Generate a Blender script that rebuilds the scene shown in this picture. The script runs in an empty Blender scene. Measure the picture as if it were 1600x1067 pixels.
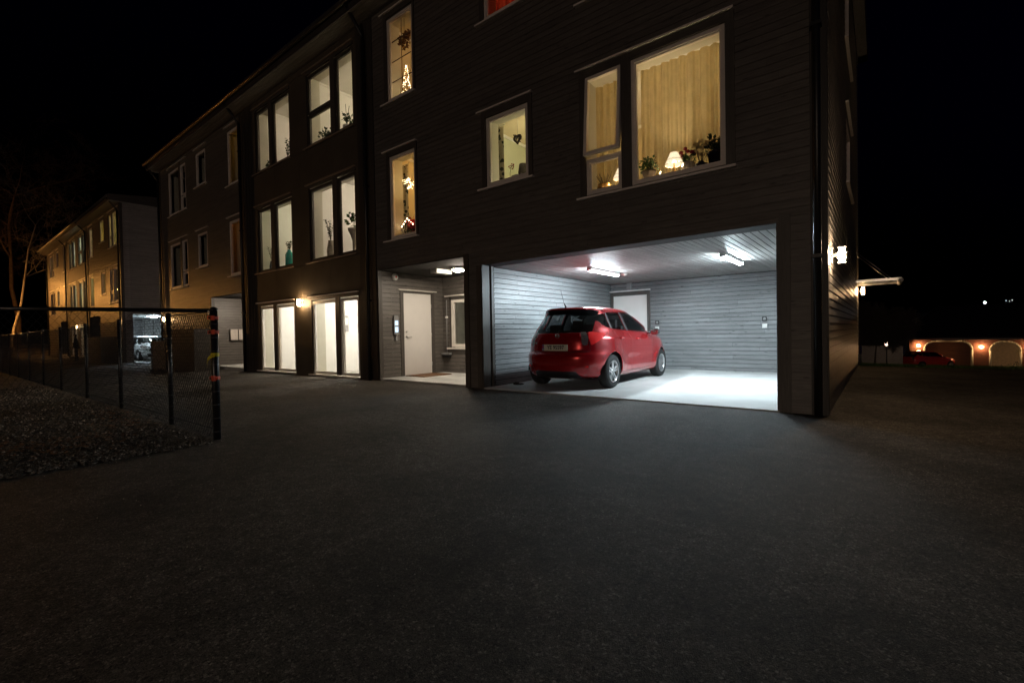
import bpy, bmesh, math, random
from mathutils import Vector, Matrix
random.seed(7)
R = math.radians
sc = bpy.context.scene
COL = sc.collection
U = random.uniform

# ------------------------------------------------------------------ mesh helper
class MB:
    def __init__(s): s.v = []; s.f = []; s.m = []; s.uv = []; s.sm = []
    def face(s, pts, mat=0, uv=None, smooth=False):
        i = len(s.v); s.v += [tuple(p) for p in pts]
        s.f.append(tuple(range(i, i+len(pts)))); s.m.append(mat); s.sm.append(smooth)
        s.uv.append(uv if uv else [(p[0]+p[1]*.7, p[2]) for p in pts])
    def idx(s, vs, faces, mat=0, smooth=True):
        i = len(s.v); s.v += [tuple(p) for p in vs]
        for f in faces:
            s.f.append(tuple(i+k for k in f)); s.m.append(mat); s.sm.append(smooth)
            s.uv.append([(vs[k][0]+vs[k][1]*.7, vs[k][2]) for k in f])
    def box(s, x0, x1, y0, y1, z0, z1, mat=0, grain=None):
        if x0 > x1: x0, x1 = x1, x0
        if y0 > y1: y0, y1 = y1, y0
        if z0 > z1: z0, z1 = z1, z0
        dims = (x1-x0, y1-y0, z1-z0)
        g = grain if grain is not None else dims.index(max(dims))
        ou, ov = U(0, 90), random.randint(0, 400)*.37
        P = lambda a, b, c: (x1 if a else x0, y1 if b else y0, z1 if c else z0)
        for q in (((0,0,0),(0,1,0),(1,1,0),(1,0,0)), ((0,0,1),(1,0,1),(1,1,1),(0,1,1)), ((0,0,0),(1,0,0),(1,0,1),(0,0,1)),
                  ((1,0,0),(1,1,0),(1,1,1),(1,0,1)), ((1,1,0),(0,1,0),(0,1,1),(1,1,1)), ((0,1,0),(0,0,0),(0,0,1),(0,1,1))):
            pts = [P(*k) for k in q]
            oth = [k for k in range(3) if k != g]
            uv = [(p[g]+ou, p[oth[0]]+p[oth[1]]+ov) for p in pts]
            s.face(pts, mat, uv)
    def tube(s, path, r, n=8, mat=0, cap=True, smooth=True):
        path = [Vector(p) for p in path]; rs = r if isinstance(r, (list, tuple)) else [r]*len(path)
        vs = []; fs = []; up = None
        for i, p in enumerate(path):
            d = (path[min(i+1, len(path)-1)]-path[max(i-1, 0)])
            if d.length < 1e-9: d = Vector((0,0,1))
            d.normalize()
            if up is None: up = d.orthogonal().normalized()
            up = (up - d*up.dot(d))
            if up.length < 1e-6: up = d.orthogonal()
            up.normalize(); w = d.cross(up)
            for k in range(n):
                a = 2*math.pi*k/n; vs.append(p+(up*math.cos(a)+w*math.sin(a))*rs[i])
        for i in range(len(path)-1):
            for k in range(n):
                a = i*n+k; b = i*n+(k+1) % n; fs.append((a, b, b+n, a+n))
        if cap:
            fs.append(tuple(range(n-1, -1, -1))); m = (len(path)-1)*n; fs.append(tuple(m+k for k in range(n)))
        s.idx(vs, fs, mat, smooth)
    def lathe(s, prof, n=16, c=(0,0,0), mat=0, axis='z', smooth=True):
        vs = []; fs = []
        for (r, h) in prof:
            for k in range(n):
                a = 2*math.pi*k/n; x, y = r*math.cos(a), r*math.sin(a)
                p = (x, y, h) if axis == 'z' else ((x, h, y) if axis == 'y' else (h, x, y))
                vs.append((p[0]+c[0], p[1]+c[1], p[2]+c[2]))
        for i in range(len(prof)-1):
            for k in range(n):
                a = i*n+k; b = i*n+(k+1) % n
                fs.append((a, b, b+n, a+n) if axis != 'y' else (a, a+n, b+n, b))
        s.idx(vs, fs, mat, smooth)
    def build(s, name, mats, parent=None, loc=(0,0,0), merge=False):
        me = bpy.data.meshes.new(name)
        me.from_pydata(s.v, [], s.f)
        for m in (mats if isinstance(mats, (list, tuple)) else [mats]): me.materials.append(m)
        me.polygons.foreach_set('material_index', s.m); me.polygons.foreach_set('use_smooth', s.sm)
        ul = me.uv_layers.new(name='UVMap'); flat = []
        for u in s.uv:
            for a in u: flat += [a[0], a[1]]
        ul.data.foreach_set('uv', flat)
        if merge:
            bm = bmesh.new(); bm.from_mesh(me); bmesh.ops.remove_doubles(bm, verts=bm.verts, dist=1e-5); bm.to_mesh(me); bm.free()
        me.update()
        o = bpy.data.objects.new(name, me); COL.objects.link(o); o.location = loc
        if parent: o.parent = parent
        return o

def tag(o, label=None, cat=None, group=None, kind=None):
    if label: o['label'] = label
    if cat: o['category'] = cat
    if group: o['group'] = group
    if kind: o['kind'] = kind
    return o
def thing(name, label, cat, loc=(0,0,0), rz=0, group=None):
    o = bpy.data.objects.new(name, None); COL.objects.link(o); o.location = loc; o.rotation_euler = (0, 0, rz)
    return tag(o, label, cat, group)
def copy_tree(o, parent=None):
    c = o.copy(); COL.objects.link(c)
    if parent: c.parent = parent
    for ch in list(o.children): copy_tree(ch, c)
    return c

# ------------------------------------------------------------------ materials
def newmat(name):
    m = bpy.data.materials.new(name); m.use_nodes = True; t = m.node_tree
    b = t.nodes['Principled BSDF']; return m, t, b
def N(t, typ, **kw):
    n = t.nodes.new('ShaderNode'+typ)
    for k, v in kw.items():
        if k in n.inputs: n.inputs[k].default_value = v
        else: setattr(n, k, v)
    return n
def rgb(c): return (c[0], c[1], c[2], 1)
def plain(name, c, rough=.5, metal=0., spec=.5, var=.12, scale=6., bump=0., coat=0., bscale=60):
    m, t, b = newmat(name); L = t.links.new
    tc = N(t, 'TexCoord'); n = N(t, 'TexNoise', Scale=scale, Detail=6.)
    L(tc.outputs['Object'], n.inputs['Vector'])
    mr = N(t, 'MapRange'); mr.inputs['To Min'].default_value = 1-var; mr.inputs['To Max'].default_value = 1+var
    mr.inputs['From Min'].default_value = .3; mr.inputs['From Max'].default_value = .7
    L(n.outputs['Fac'], mr.inputs['Value'])
    mx = N(t, 'VectorMath', operation='SCALE'); mx.inputs[0].default_value = c; L(mr.outputs['Result'], mx.inputs['Scale'])
    L(mx.outputs['Vector'], b.inputs['Base Color'])
    b.inputs['Roughness'].default_value = rough; b.inputs['Metallic'].default_value = metal
    b.inputs['Specular IOR Level'].default_value = spec; b.inputs['Coat Weight'].default_value = coat; b.inputs['Coat Roughness'].default_value = .05
    if bump:
        n2 = N(t, 'TexNoise', Scale=bscale, Detail=4.); L(tc.outputs['Object'], n2.inputs['Vector'])
        bp = N(t, 'Bump', Strength=bump, Distance=.01); L(n2.outputs['Fac'], bp.inputs['Height']); L(bp.outputs['Normal'], b.inputs['Normal'])
    return m
def wood(name, c1, c2, rough=.42, bump=.5, spec=.5, knots=True):
    m, t, b = newmat(name); L = t.links.new
    uv = N(t, 'UVMap')
    mp = N(t, 'Mapping'); mp.inputs['Scale'].default_value = (1.6, 26, 1); L(uv.outputs['UV'], mp.inputs['Vector'])
    g = N(t, 'TexNoise', Scale=2.6, Detail=9., Roughness=.68); L(mp.outputs['Vector'], g.inputs['Vector'])
    mp2 = N(t, 'Mapping'); mp2.inputs['Scale'].default_value = (.22, 2.1, 1); L(uv.outputs['UV'], mp2.inputs['Vector'])
    tone = N(t, 'TexNoise', Scale=3., Detail=3.); L(mp2.outputs['Vector'], tone.inputs['Vector'])
    mix = N(t, 'Mix', data_type='RGBA'); mix.inputs[6].default_value = rgb(c1); mix.inputs[7].default_value = rgb(c2)
    rg = N(t, 'MapRange'); rg.inputs['From Min'].default_value = .32; rg.inputs['From Max'].default_value = .68; L(g.outputs['Fac'], rg.inputs['Value'])
    L(rg.outputs['Result'], mix.inputs[0])
    tm = N(t, 'MapRange'); tm.inputs['From Min'].default_value = .3; tm.inputs['From Max'].default_value = .7; tm.inputs['To Min'].default_value = .80; tm.inputs['To Max'].default_value = 1.2
    L(tone.outputs['Fac'], tm.inputs['Value'])
    mp3 = N(t, 'Mapping'); mp3.inputs['Scale'].default_value = (1.9, 7.5, 1); L(uv.outputs['UV'], mp3.inputs['Vector'])
    vo = N(t, 'TexVoronoi', Scale=1.6); L(mp3.outputs['Vector'], vo.inputs['Vector'])
    kr = N(t, 'MapRange'); kr.inputs['From Min'].default_value = .05; kr.inputs['From Max'].default_value = .16; kr.inputs['To Min'].default_value = .35; kr.inputs['To Max'].default_value = 1.
    L(vo.outputs['Distance'], kr.inputs['Value'])
    mu = N(t, 'Math', operation='MULTIPLY'); L(tm.outputs['Result'], mu.inputs[0])
    if knots: L(kr.outputs['Result'], mu.inputs[1])
    else: mu.inputs[1].default_value = 1
    sc_ = N(t, 'VectorMath', operation='SCALE'); L(mix.outputs[2], sc_.inputs[0]); L(mu.outputs[0], sc_.inputs['Scale'])
    L(sc_.outputs['Vector'], b.inputs['Base Color'])
    rr = N(t, 'MapRange'); rr.inputs['To Min'].default_value = rough-.14; rr.inputs['To Max'].default_value = rough+.2; L(g.outputs['Fac'], rr.inputs['Value'])
    L(rr.outputs['Result'], b.inputs['Roughness']); b.inputs['Specular IOR Level'].default_value = spec
    h = N(t, 'Math', operation='MULTIPLY_ADD'); L(kr.outputs['Result'], h.inputs[0]); h.inputs[1].default_value = .6 if knots else 0; L(g.outputs['Fac'], h.inputs[2])
    ad = N(t, 'Math', operation='MULTIPLY_ADD'); L(tone.outputs['Fac'], ad.inputs[0]); ad.inputs[1].default_value = 2.2; L(h.outputs[0], ad.inputs[2])
    bp = N(t, 'Bump', Strength=bump, Distance=.006); L(ad.outputs[0], bp.inputs['Height']); L(bp.outputs['Normal'], b.inputs['Normal'])
    return m
def emis(name, c, s):
    m = bpy.data.materials.new(name); m.use_nodes = True; t = m.node_tree; t.nodes.clear()
    e = N(t, 'Emission', Strength=s); e.inputs['Color'].default_value = rgb(c); o = N(t, 'OutputMaterial'); t.links.new(e.outputs[0], o.inputs[0]); return m
def glass(name, tint=(1,1,1), refl=1.0, ior=1.5):
    m = bpy.data.materials.new(name); m.use_nodes = True; t = m.node_tree; t.nodes.clear(); L = t.links.new
    tr = N(t, 'BsdfTransparent'); tr.inputs['Color'].default_value = rgb(tint)
    gl = N(t, 'BsdfGlossy', Roughness=.015); fr = N(t, 'Fresnel', IOR=ior)
    mu = N(t, 'Math', operation='MULTIPLY'); L(fr.outputs[0], mu.inputs[0]); mu.inputs[1].default_value = refl
    mx = N(t, 'MixShader'); L(mu.outputs[0], mx.inputs[0]); L(tr.outputs[0], mx.inputs[1]); L(gl.outputs[0], mx.inputs[2])
    o = N(t, 'OutputMaterial'); L(mx.outputs[0], o.inputs[0]); return m
def cloth(name, c, trans=.5, pattern=0):
    m = bpy.data.materials.new(name); m.use_nodes = True; t = m.node_tree; t.nodes.clear(); L = t.links.new
    d = N(t, 'BsdfDiffuse'); tl = N(t, 'BsdfTranslucent'); tc = N(t, 'TexCoord')
    n = N(t, 'TexNoise', Scale=7., Detail=3.); L(tc.outputs['Object'], n.inputs['Vector'])
    r = N(t, 'MapRange'); r.inputs['From Min'].default_value = .35; r.inputs['From Max'].default_value = .65; r.inputs['To Min'].default_value = 1-pattern; r.inputs['To Max'].default_value = 1
    L(n.outputs['Fac'], r.inputs['Value'])
    s_ = N(t, 'VectorMath', operation='SCALE'); s_.inputs[0].default_value = c; L(r.outputs['Result'], s_.inputs['Scale'])
    L(s_.outputs['Vector'], d.inputs['Color']); L(s_.outputs['Vector'], tl.inputs['Color'])
    mx = N(t, 'MixShader'); mx.inputs[0].default_value = trans; L(d.outputs[0], mx.inputs[1]); L(tl.outputs[0], mx.inputs[2])
    o = N(t, 'OutputMaterial'); L(mx.outputs[0], o.inputs[0]); return m
def asphalt(name, dark, light, cell=95., bump=.6, rough=.62, patch=.45, spec=.5, pit=.5):
    m, t, b = newmat(name); L = t.links.new
    tc = N(t, 'TexCoord')
    def mr(src, a, c, d, e):
        q = N(t, 'MapRange'); q.inputs['From Min'].default_value = a; q.inputs['From Max'].default_value = c; q.inputs['To Min'].default_value = d; q.inputs['To Max'].default_value = e; L(src, q.inputs['Value']); return q.outputs[0]
    def mul(x, y): q = N(t, 'Math', operation='MULTIPLY'); L(x, q.inputs[0]); L(y, q.inputs[1]); return q.outputs[0]
    vo = N(t, 'TexVoronoi', Scale=cell); L(tc.outputs['Object'], vo.inputs['Vector'])
    v2 = N(t, 'TexVoronoi', Scale=cell*2.3); L(tc.outputs['Object'], v2.inputs['Vector'])
    sx = N(t, 'SeparateColor'); L(vo.outputs['Color'], sx.inputs[0]); s2 = N(t, 'SeparateColor'); L(v2.outputs['Color'], s2.inputs[0])
    pw = N(t, 'Math', operation='POWER'); L(sx.outputs[0], pw.inputs[0]); pw.inputs[1].default_value = 7.
    fine = N(t, 'TexNoise', Scale=240., Detail=3.); L(tc.outputs['Object'], fine.inputs['Vector'])
    mix = N(t, 'Mix', data_type='RGBA'); mix.inputs[6].default_value = rgb(dark); mix.inputs[7].default_value = rgb(light); L(pw.outputs[0], mix.inputs[0])
    big = N(t, 'TexNoise', Scale=.8, Detail=8., Roughness=.7); L(tc.outputs['Object'], big.inputs['Vector'])
    mid = N(t, 'TexNoise', Scale=11., Detail=7., Roughness=.8); L(tc.outputs['Object'], mid.inputs['Vector'])
    pits = mr(sx.outputs[1], .0, .22, pit, 1.)
    v = mul(mul(mr(big.outputs['Fac'], .36, .64, 1-patch, 1+patch), mr(mid.outputs['Fac'], .35, .65, .5, 1.5)), mul(mr(s2.outputs[0], 0, 1, .35, 1.65), pits))
    s_ = N(t, 'VectorMath', operation='SCALE'); L(mix.outputs[2], s_.inputs[0]); L(v, s_.inputs['Scale'])
    L(s_.outputs['Vector'], b.inputs['Base Color'])
    L(mr(s2.outputs[1], 0, 1, rough-.12, rough+.16), b.inputs['Roughness'])
    ad = N(t, 'Math', operation='MULTIPLY_ADD'); L(sx.outputs[1], ad.inputs[0]); ad.inputs[1].default_value = .9; L(fine.outputs['Fac'], ad.inputs[2])
    b.inputs['Specular IOR Level'].default_value = spec
    bp = N(t, 'Bump', Strength=bump, Distance=.006); L(ad.outputs[0], bp.inputs['Height']); L(bp.outputs['Normal'], b.inputs['Normal'])
    return m

WOOD = wood('stained_cladding', (.082,.072,.064), (.175,.158,.142), .40, .55)
WOODV = wood('dark_vertical_boards', (.030,.026,.022), (.055,.047,.040), .5, .4)
TRIM = wood('dark_trim', (.052,.045,.039), (.105,.093,.082), .45, .35, knots=False)
CEILW = wood('ceiling_boards', (.19,.185,.18), (.30,.29,.28), .46, .35, .35)
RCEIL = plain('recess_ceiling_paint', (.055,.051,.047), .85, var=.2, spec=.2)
PANEL = plain('fibre_cement', (.082,.068,.050), .6, var=.22, scale=1.6, bump=.05)
DARKB = plain('dark_backing', (.02,.02,.02), .8)
FRAME = plain('window_frame_paint', (.80,.73,.67), .45, var=.05)
FRAMEW = plain('white_frame_paint', (.78,.74,.68), .4, var=.04)
FRAMED = plain('dark_frame_paint', (.055,.046,.038), .45, var=.08)
DRIP = plain('painted_flashing', (.85,.78,.72), .4, var=.06)
DRIPD = plain('brown_flashing', (.30,.235,.18), .4, var=.08)
REVEAL = plain('reveal_paint', (.62,.59,.49), .6, var=.03)
WHITEW = plain('white_plaster', (.82,.80,.76), .7, var=.02)
CREAM = plain('cream_plaster', (.66,.56,.36), .7, var=.03)
GREENW = plain('green_plaster', (.50,.51,.36), .7, var=.03)
FLOORI = plain('room_floor', (.42,.40,.37), .5, var=.1)
DOORW = plain('white_door', (.80,.77,.74), .38, var=.02)
METAL = plain('brushed_metal', (.55,.54,.52), .3, metal=1., var=.05)
BLACKM = plain('black_metal', (.012,.012,.013), .38, var=.1)
BLACKP = plain('black_plastic', (.02,.02,.021), .45)
WHITEP = plain('white_plastic', (.75,.74,.72), .4)
GREYP = plain('grey_plastic', (.25,.25,.25), .5)
ROOFM = plain('roof_sheet', (.03,.03,.032), .6)
CONC = plain('concrete', (.50,.50,.48), .75, var=.28, scale=2.2, bump=.15, bscale=130)
ASPH = asphalt('asphalt', (.064,.0555,.047), (.19,.17,.145), cell=115., bump=1., patch=.5, rough=.72, spec=.16, pit=.2)
SEAMM = plain('bitumen_seam', (.014,.013,.012), .7, var=.3)
WOODLIT = wood('lamp_lit_cladding', (.140,.147,.150), (.240,.250,.255), .36, .6)  # same stain as the facade, cool lamp light put into its colour
GRAVG = asphalt('gravel_bed', (.050,.042,.033), (.30,.25,.20), cell=52., bump=1., rough=.85, patch=.40, spec=.15, pit=.25)
GLASS = glass('window_glass')
GLASSD = glass('dim_window_glass', (.75,.75,.72), 1.3)

# ------------------------------------------------------------------ ground
def smooth(a, b, x):
    t = min(1, max(0, (x-a)/(b-a))); return t*t*(3-2*t)
def G(x, y):
    z = -0.007*min(34, max(0, -9-x))
    z += -2.95*min(1, max(0, (y-9.4)/41))*smooth(-30, -6, x)
    if x < -60: z += .5*smooth(-60, -75, x)
    return z
def spaced(*segs):
    out = []
    for a, b, n in segs: out += [a+(b-a)*i/n for i in range(n)]
    return out+[segs[-1][1]]
def sheet(name, xs, ys, m, dz=0, kind='structure'):
    vs = [(x, y, G(x, y)+dz) for x in xs for y in ys]; n = len(ys)
    fs = [(i*n+j, (i+1)*n+j, (i+1)*n+j+1, i*n+j+1) for i in range(len(xs)-1) for j in range(n-1)]
    b = MB(); b.idx(vs, fs); o = b.build(name, m); tag(o, kind=kind); return o
sheet('asphalt_ground', spaced((-420,-80,8),(-80,-60,8),(-60,-30,12),(-30,10,40),(10,60,10),(60,500,8)), spaced((-200,-20,6),(-20,9.4,30),(9.4,52,20),(52,600,10)), ASPH)
sheet('gravel', spaced((-62,-5.36,40)), spaced((-60,-12,8),(-12,-4.82,10)), GRAVG, .004)
def seam(name, pts, w=.022):
    b = MB()
    out = []
    for (x0, y0), (x1, y1) in zip(pts, pts[1:]):
        n = max(1, int(math.hypot(x1-x0, y1-y0)/.12)); out += [(x0+(x1-x0)*k/n+random.gauss(0,.006), y0+(y1-y0)*k/n+random.gauss(0,.010)) for k in range(n)]
    out.append(pts[-1])
    for (x0, y0), (x1, y1) in zip(out, out[1:]):
        k = w*U(.5,1.2)/2; b.face([(x0,y0-k,G(x0,y0)+.0075),(x1,y1-k,G(x1,y1)+.0075),(x1,y1+k,G(x1,y1)+.0075),(x0,y0+k,G(x0,y0)+.0075)])
    tag(b.build(name, SEAMM), kind='structure')
seam('asphalt_joint', [(-9.4,-2.95),(-6.25,-2.64),(-3.88,-2.42),(-1.63,-2.24),(2.5,-1.9)], .012); 
# loose grit and small leaves on the asphalt
gb = MB()
for i in range(1500):
    x, y = U(-9,5), -.3-5.9*random.random()**.8
    if x < -5.3 and y < -4.7: continue
    r = U(.002,.0045)*(1.6 if random.random() < .08 else 1); z = G(x,y)+.005; a = U(0,6.28)
    gb.idx([(x+r*math.cos(a+k*2.09), y+r*math.sin(a+k*2.09), z) for k in range(3)]+[(x,y,z+r*1.1)], [(0,1,3),(1,2,3),(2,0,3)], 0, False)
tag(gb.build('loose_grit', plain('grit', (.42,.38,.33), .6, var=.4, scale=20)), kind='stuff')
# loose stones on the gravel
STONE = asphalt('gravel_stone', (.085,.072,.058), (.42,.36,.30), cell=30., bump=.3, rough=.8, patch=.3, pit=.6, spec=.2)
b = MB()
for i in range(6500):
    d = random.random()**2.2
    x = -5.26-d*11-.12*random.random(); y = -4.88-random.random()*3.4
    if y < -6.6 and random.random() < .6: y = -4.9-random.random()*1.8
    r = U(.008,.020)*(1+d); z = G(x, y)+.004; an = U(0, 6.28)
    vs = []
    for k in range(5):
        a = an+k*1.2566; q = r*U(.7,1.25); vs.append((x+q*math.cos(a), y+q*math.sin(a), z+r*U(0,.25)))
    vs.append((x+U(-.3,.3)*r, y+U(-.3,.3)*r, z+r*U(.6,1.1)))
    b.idx(vs, [(k, (k+1) % 5, 5) for k in range(5)], 0, False)
tag(b.build('gravel_stones', STONE), kind='stuff')
LEAFB = plain('dry_leaf', (.16,.075,.03), .7, var=.4, scale=9.)
def leaves(name, spots, n, spread, size=.03, m=None):
    b = MB()
    for i in range(n):
        cx, cy = random.choice(spots); x = cx+random.gauss(0, spread); y = cy+random.gauss(0, spread*.6)
        z = G(x, y)+U(.008,.03); a = U(0, 6.28); s_ = U(.6,1.3)*size; c, w = math.cos(a)*s_, math.sin(a)*s_
        b.face([(x-c, y-w, z), (x+w*.5, y-c*.5, z+U(-.003,.012)), (x+c, y+w, z+U(0,.015)), (x-w*.5, y+c*.5, z)])
    o = b.build(name, m or LEAFB); tag(o, kind='stuff'); return o
leaves('fallen_leaves', [(-6.3,-5.9),(-6.8,-6.0),(-6.6,-5.55),(-7.4,-5.15),(-8.6,-5.0)], 420, .26)

# ------------------------------------------------------------------ walls
def cells(u0, u1, z0, z1, ops):
    us = sorted(set([u0, u1]+[min(u1, max(u0, k)) for o in ops for k in o[:2]])); zs = sorted(set([z0, z1]+[min(z1, max(z0, k)) for o in ops for k in o[2:4]]))
    for a, c in zip(us, us[1:]):
        for d, e in zip(zs, zs[1:]):
            mu, mz = (a+c)/2, (d+e)/2
            if not any(o[0] < mu < o[1] and o[2] < mz < o[3] for o in ops): yield a, c, d, e
def wall_core(mb, u0, u1, z0, z1, ops, P, t0, t1, mats=(0,1)):
    """structural wall: P(u, depth, z) -> point. outer face at depth t0, inner face at t1, with lined openings"""
    for a, c, d, e in cells(u0, u1, z0, z1, ops):
        mb.face([P(a,t0,d), P(c,t0,d), P(c,t0,e), P(a,t0,e)], mats[0]); mb.face([P(a,t1,d), P(a,t1,e), P(c,t1,e), P(c,t1,d)], mats[1])
    for o in ops:
        a, c, d, e = max(u0,o[0]), min(u1,o[1]), max(z0,o[2]), min(z1,o[3])
        mr = mats[1] if len(o) < 5 else o[4]
        mb.face([P(a,t0,d), P(a,t0,e), P(a,t1,e), P(a,t1,d)], mr); mb.face([P(c,t0,d), P(c,t1,d), P(c,t1,e), P(c,t0,e)], mr)
        mb.face([P(a,t0,e), P(c,t0,e), P(c,t1,e), P(a,t1,e)], mr)
        if d > z0+.001: mb.face([P(a,t0,d), P(a,t1,d), P(c,t1,d), P(c,t0,d)], mr)
def boards(mb, u0, u1, z0, z1, ops, P, w=.1015, lip=.019, mat=0, maxlen=4.4, gap=.0075):
    """lapped horizontal boards; P(u, out, z) with out = distance proud of the wall core"""
    n = max(1, round((z1-z0)/w)); w = (z1-z0)/n
    for i in range(n):
        za, zb = z0+i*w, z0+(i+1)*w
        zs = sorted(set([za, zb]+[k for o in ops for k in o[2:4] if za+1e-4 < k < zb-1e-4]))
        cuts = []; u = u0+U(.4, maxlen)
        while u < u1: cuts.append(u); u += U(2.2, maxlen)
        for d, e in zip(zs, zs[1:]):
            mz = (d+e)/2; iv = [(u0, u1)]
            for o in ops:
                if o[2] < mz < o[3]:
                    nv = []
                    for a, c in iv:
                        if o[1] <= a or o[0] >= c: nv.append((a, c)); continue
                        if a < o[0]: nv.append((a, o[0]))
                        if c > o[1]: nv.append((o[1], c))
                    iv = nv
            for a, c in iv:
                bb = [a]+[k for k in cuts if a+.1 < k < c-.1]+[c]
                for p, q in zip(bb, bb[1:]):
                    ou, ov = U(0, 90), random.randint(0, 300)*.31; tw = U(-.0015,.0015)
                    f = lambda z: lip-.007*(z-za)/w+tw
                    p2, q2 = p+.0012, q-.0012
                    eg = e-gap if e == zb else e
                    mb.face([P(p2,f(d),d), P(q2,f(d),d), P(q2,f(e),eg), P(p2,f(e),eg)], mat, [(p+ou,d-za+ov),(q+ou,d-za+ov),(q+ou,e-za+ov),(p+ou,e-za+ov)])
                    if d == za: mb.face([P(p2,0,d), P(q2,0,d), P(q2,f(d),d), P(p2,f(d),d)], mat, [(p+ou,ov),(q+ou,ov),(q+ou,.02+ov),(p+ou,.02+ov)])

# ------------------------------------------------------------------ windows, rooms
def window(par, x0, x1, z0, z1, panes, drip=None, sill=None, fm=None, dm=None, gm=None, casing=(), fw=.05, dx=0, board=None):
    """panes: (x0,x1,z0,z1,tilt) each a framed light; x in facade metres"""
    fm = fm or FRAME; dm = dm or DRIP; gm = gm or GLASS
    f = MB()
    for (a, c, d, e, *r) in panes:
        if r and r[0]: continue
        for q in ((a, a+fw, d, e), (c-fw, c, d, e), (a+fw, c-fw, e-fw, e), (a+fw, c-fw, d, d+fw)):
            f.box(q[0]+dx, q[1]+dx, .012, .10, q[2], q[3])
        i = fw; k = .022
        for q in ((a+i, a+i+k, d+i, e-i), (c-i-k, c-i, d+i, e-i), (a+i+k, c-i-k, e-i-k, e-i), (a+i+k, c-i-k, d+i, d+i+k)):
            f.box(q[0]+dx, q[1]+dx, .032, .085, q[2], q[3])
    if not f.f: f.box(panes[0][0]+dx, panes[0][1]+dx, .06, .1, panes[0][3]-.04, panes[0][3])
    w = f.build('window', fm, par)
    g = MB(); any_ = False
    for (a, c, d, e, *r) in panes:
        if r and r[0]:
            s_ = MB(); W2, H2 = c-a, e-d
            for q in ((0, fw, 0, H2), (W2-fw, W2, 0, H2), (fw, W2-fw, H2-fw, H2), (fw, W2-fw, 0, fw)): s_.box(q[0], q[1], -.035, .035, q[2]-H2, q[3]-H2)
            s_.face([(fw,0,fw-H2), (W2-fw,0,fw-H2), (W2-fw,0,-fw), (fw,0,-fw)], 1)
            o = s_.build('sash', [fm, gm], w, (a+dx, .03, e)); o.rotation_euler = (r[0], 0, 0); continue
        g.face([(a+fw+dx,.06,d+fw), (c-fw+dx,.06,d+fw), (c-fw+dx,.06,e-fw), (a+fw+dx,.06,e-fw)]); any_ = True
    if any_: g.build('pane', gm, w)
    if drip:
        d_ = MB(); d_.box(drip[0]+dx, drip[1]+dx, -.048, .01, drip[2]-.018, drip[2]+.012); d_.build('drip_cap', dm, w)
    if sill:
        s_ = MB(); s_.box(sill[0]+dx, sill[1]+dx, -.055, .014, sill[2]-.02, sill[2]+.012); s_.build('sill', dm, w)
    if board:
        s_ = MB(); s_.box(board[0]+dx, board[1]+dx, .115, .44, board[2]-.06, board[2]); s_.build('window_board', FRAMEW, w)
    if casing:
        k = MB()
        for q in casing: k.box(q[0]+dx, q[1]+dx, -.012, .02, q[2], q[3])
        k.build('casing', TRIM, w)
    return w
def room(par, x0, x1, z0, z1, y1, wall, ceil=None, floor=None, lamp=None, dx=0, y0=.382):
    b = MB(); A, B = x0+dx, x1+dx
    b.face([(A,y1,z0),(B,y1,z0),(B,y1,z1),(A,y1,z1)], 0); b.face([(A,y0,z0),(A,y1,z0),(A,y1,z1),(A,y0,z1)], 0); b.face([(B,y0,z0),(B,y0,z1),(B,y1,z1),(B,y1,z0)], 0)
    b.face([(A,y0,z1),(A,y1,z1),(B,y1,z1),(B,y0,z1)], 1); b.face([(A,y0,z0),(B,y0,z0),(B,y1,z0),(A,y1,z0)], 2)
    # skirting and cornice
    for zz, hh in ((z0, .09), (z1-.07, .07)):
        b.box(A+.02, B-.02, y1-.018, y1-.002, zz+.002, zz+hh-.002, 3); b.box(A+.002, A+.018, y0+.02, y1-.02, zz+.002, zz+hh-.002, 3)
    o = b.build('room', [wall, ceil or WHITEW, floor or FLOORI, WHITEW], par)
    if lamp:
        lx, ly, lz, p, c = lamp; r = .11
        l = MB(); l.lathe([(0.001,-r*.6),(r*.6,-r*.5),(r,-.02),(r,.03),(0.001,.04)], 14)
        l.build('room_lamp', emis('room_light', c, p/(math.pi*.11)), o, (lx+dx, ly, lz))
    return o

# ------------------------------------------------------------------ apartment building
WARM = (1.0, .66, .32); WARM2 = (1.0, .80, .55); COOLW = (1.0, .95, .84); COLD = (.76, .92, 1.0)
BLACKROOM = plain('unlit_room', (.03,.03,.03), .8)
def pipe(par, x, zs, y=-.075, top=None, r=.042):
    b = MB(); b.tube([(x,y,zs[0]),(x,y,zs[1])], r, 10)
    if top: b.tube([(x,y,zs[1]),(x+top[0]*.2,y-.02,zs[1]+.08),(x+top[0],top[1],top[2])], r, 10)
    for z in (1.9, 4.6, 7.2):
        if zs[0] < z < zs[1]: b.box(x-.055, x+.055, y-.05, .01, z-.02, z+.02)
    return b.build('downpipe', BLACKM, par)
def plank_wall(par, name, P, u0, u1, z0, z1, ops=(), m=None):
    b = MB(); boards(b, u0, u1, z0, z1, list(ops), P, mat=0); return b.build(name, m or WOOD, par)
def room_set(par, cfg, dx):
    for k in cfg: room(par, *k[:5], wall=k[5], ceil=k[6], lamp=k[7], dx=dx)
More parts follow.
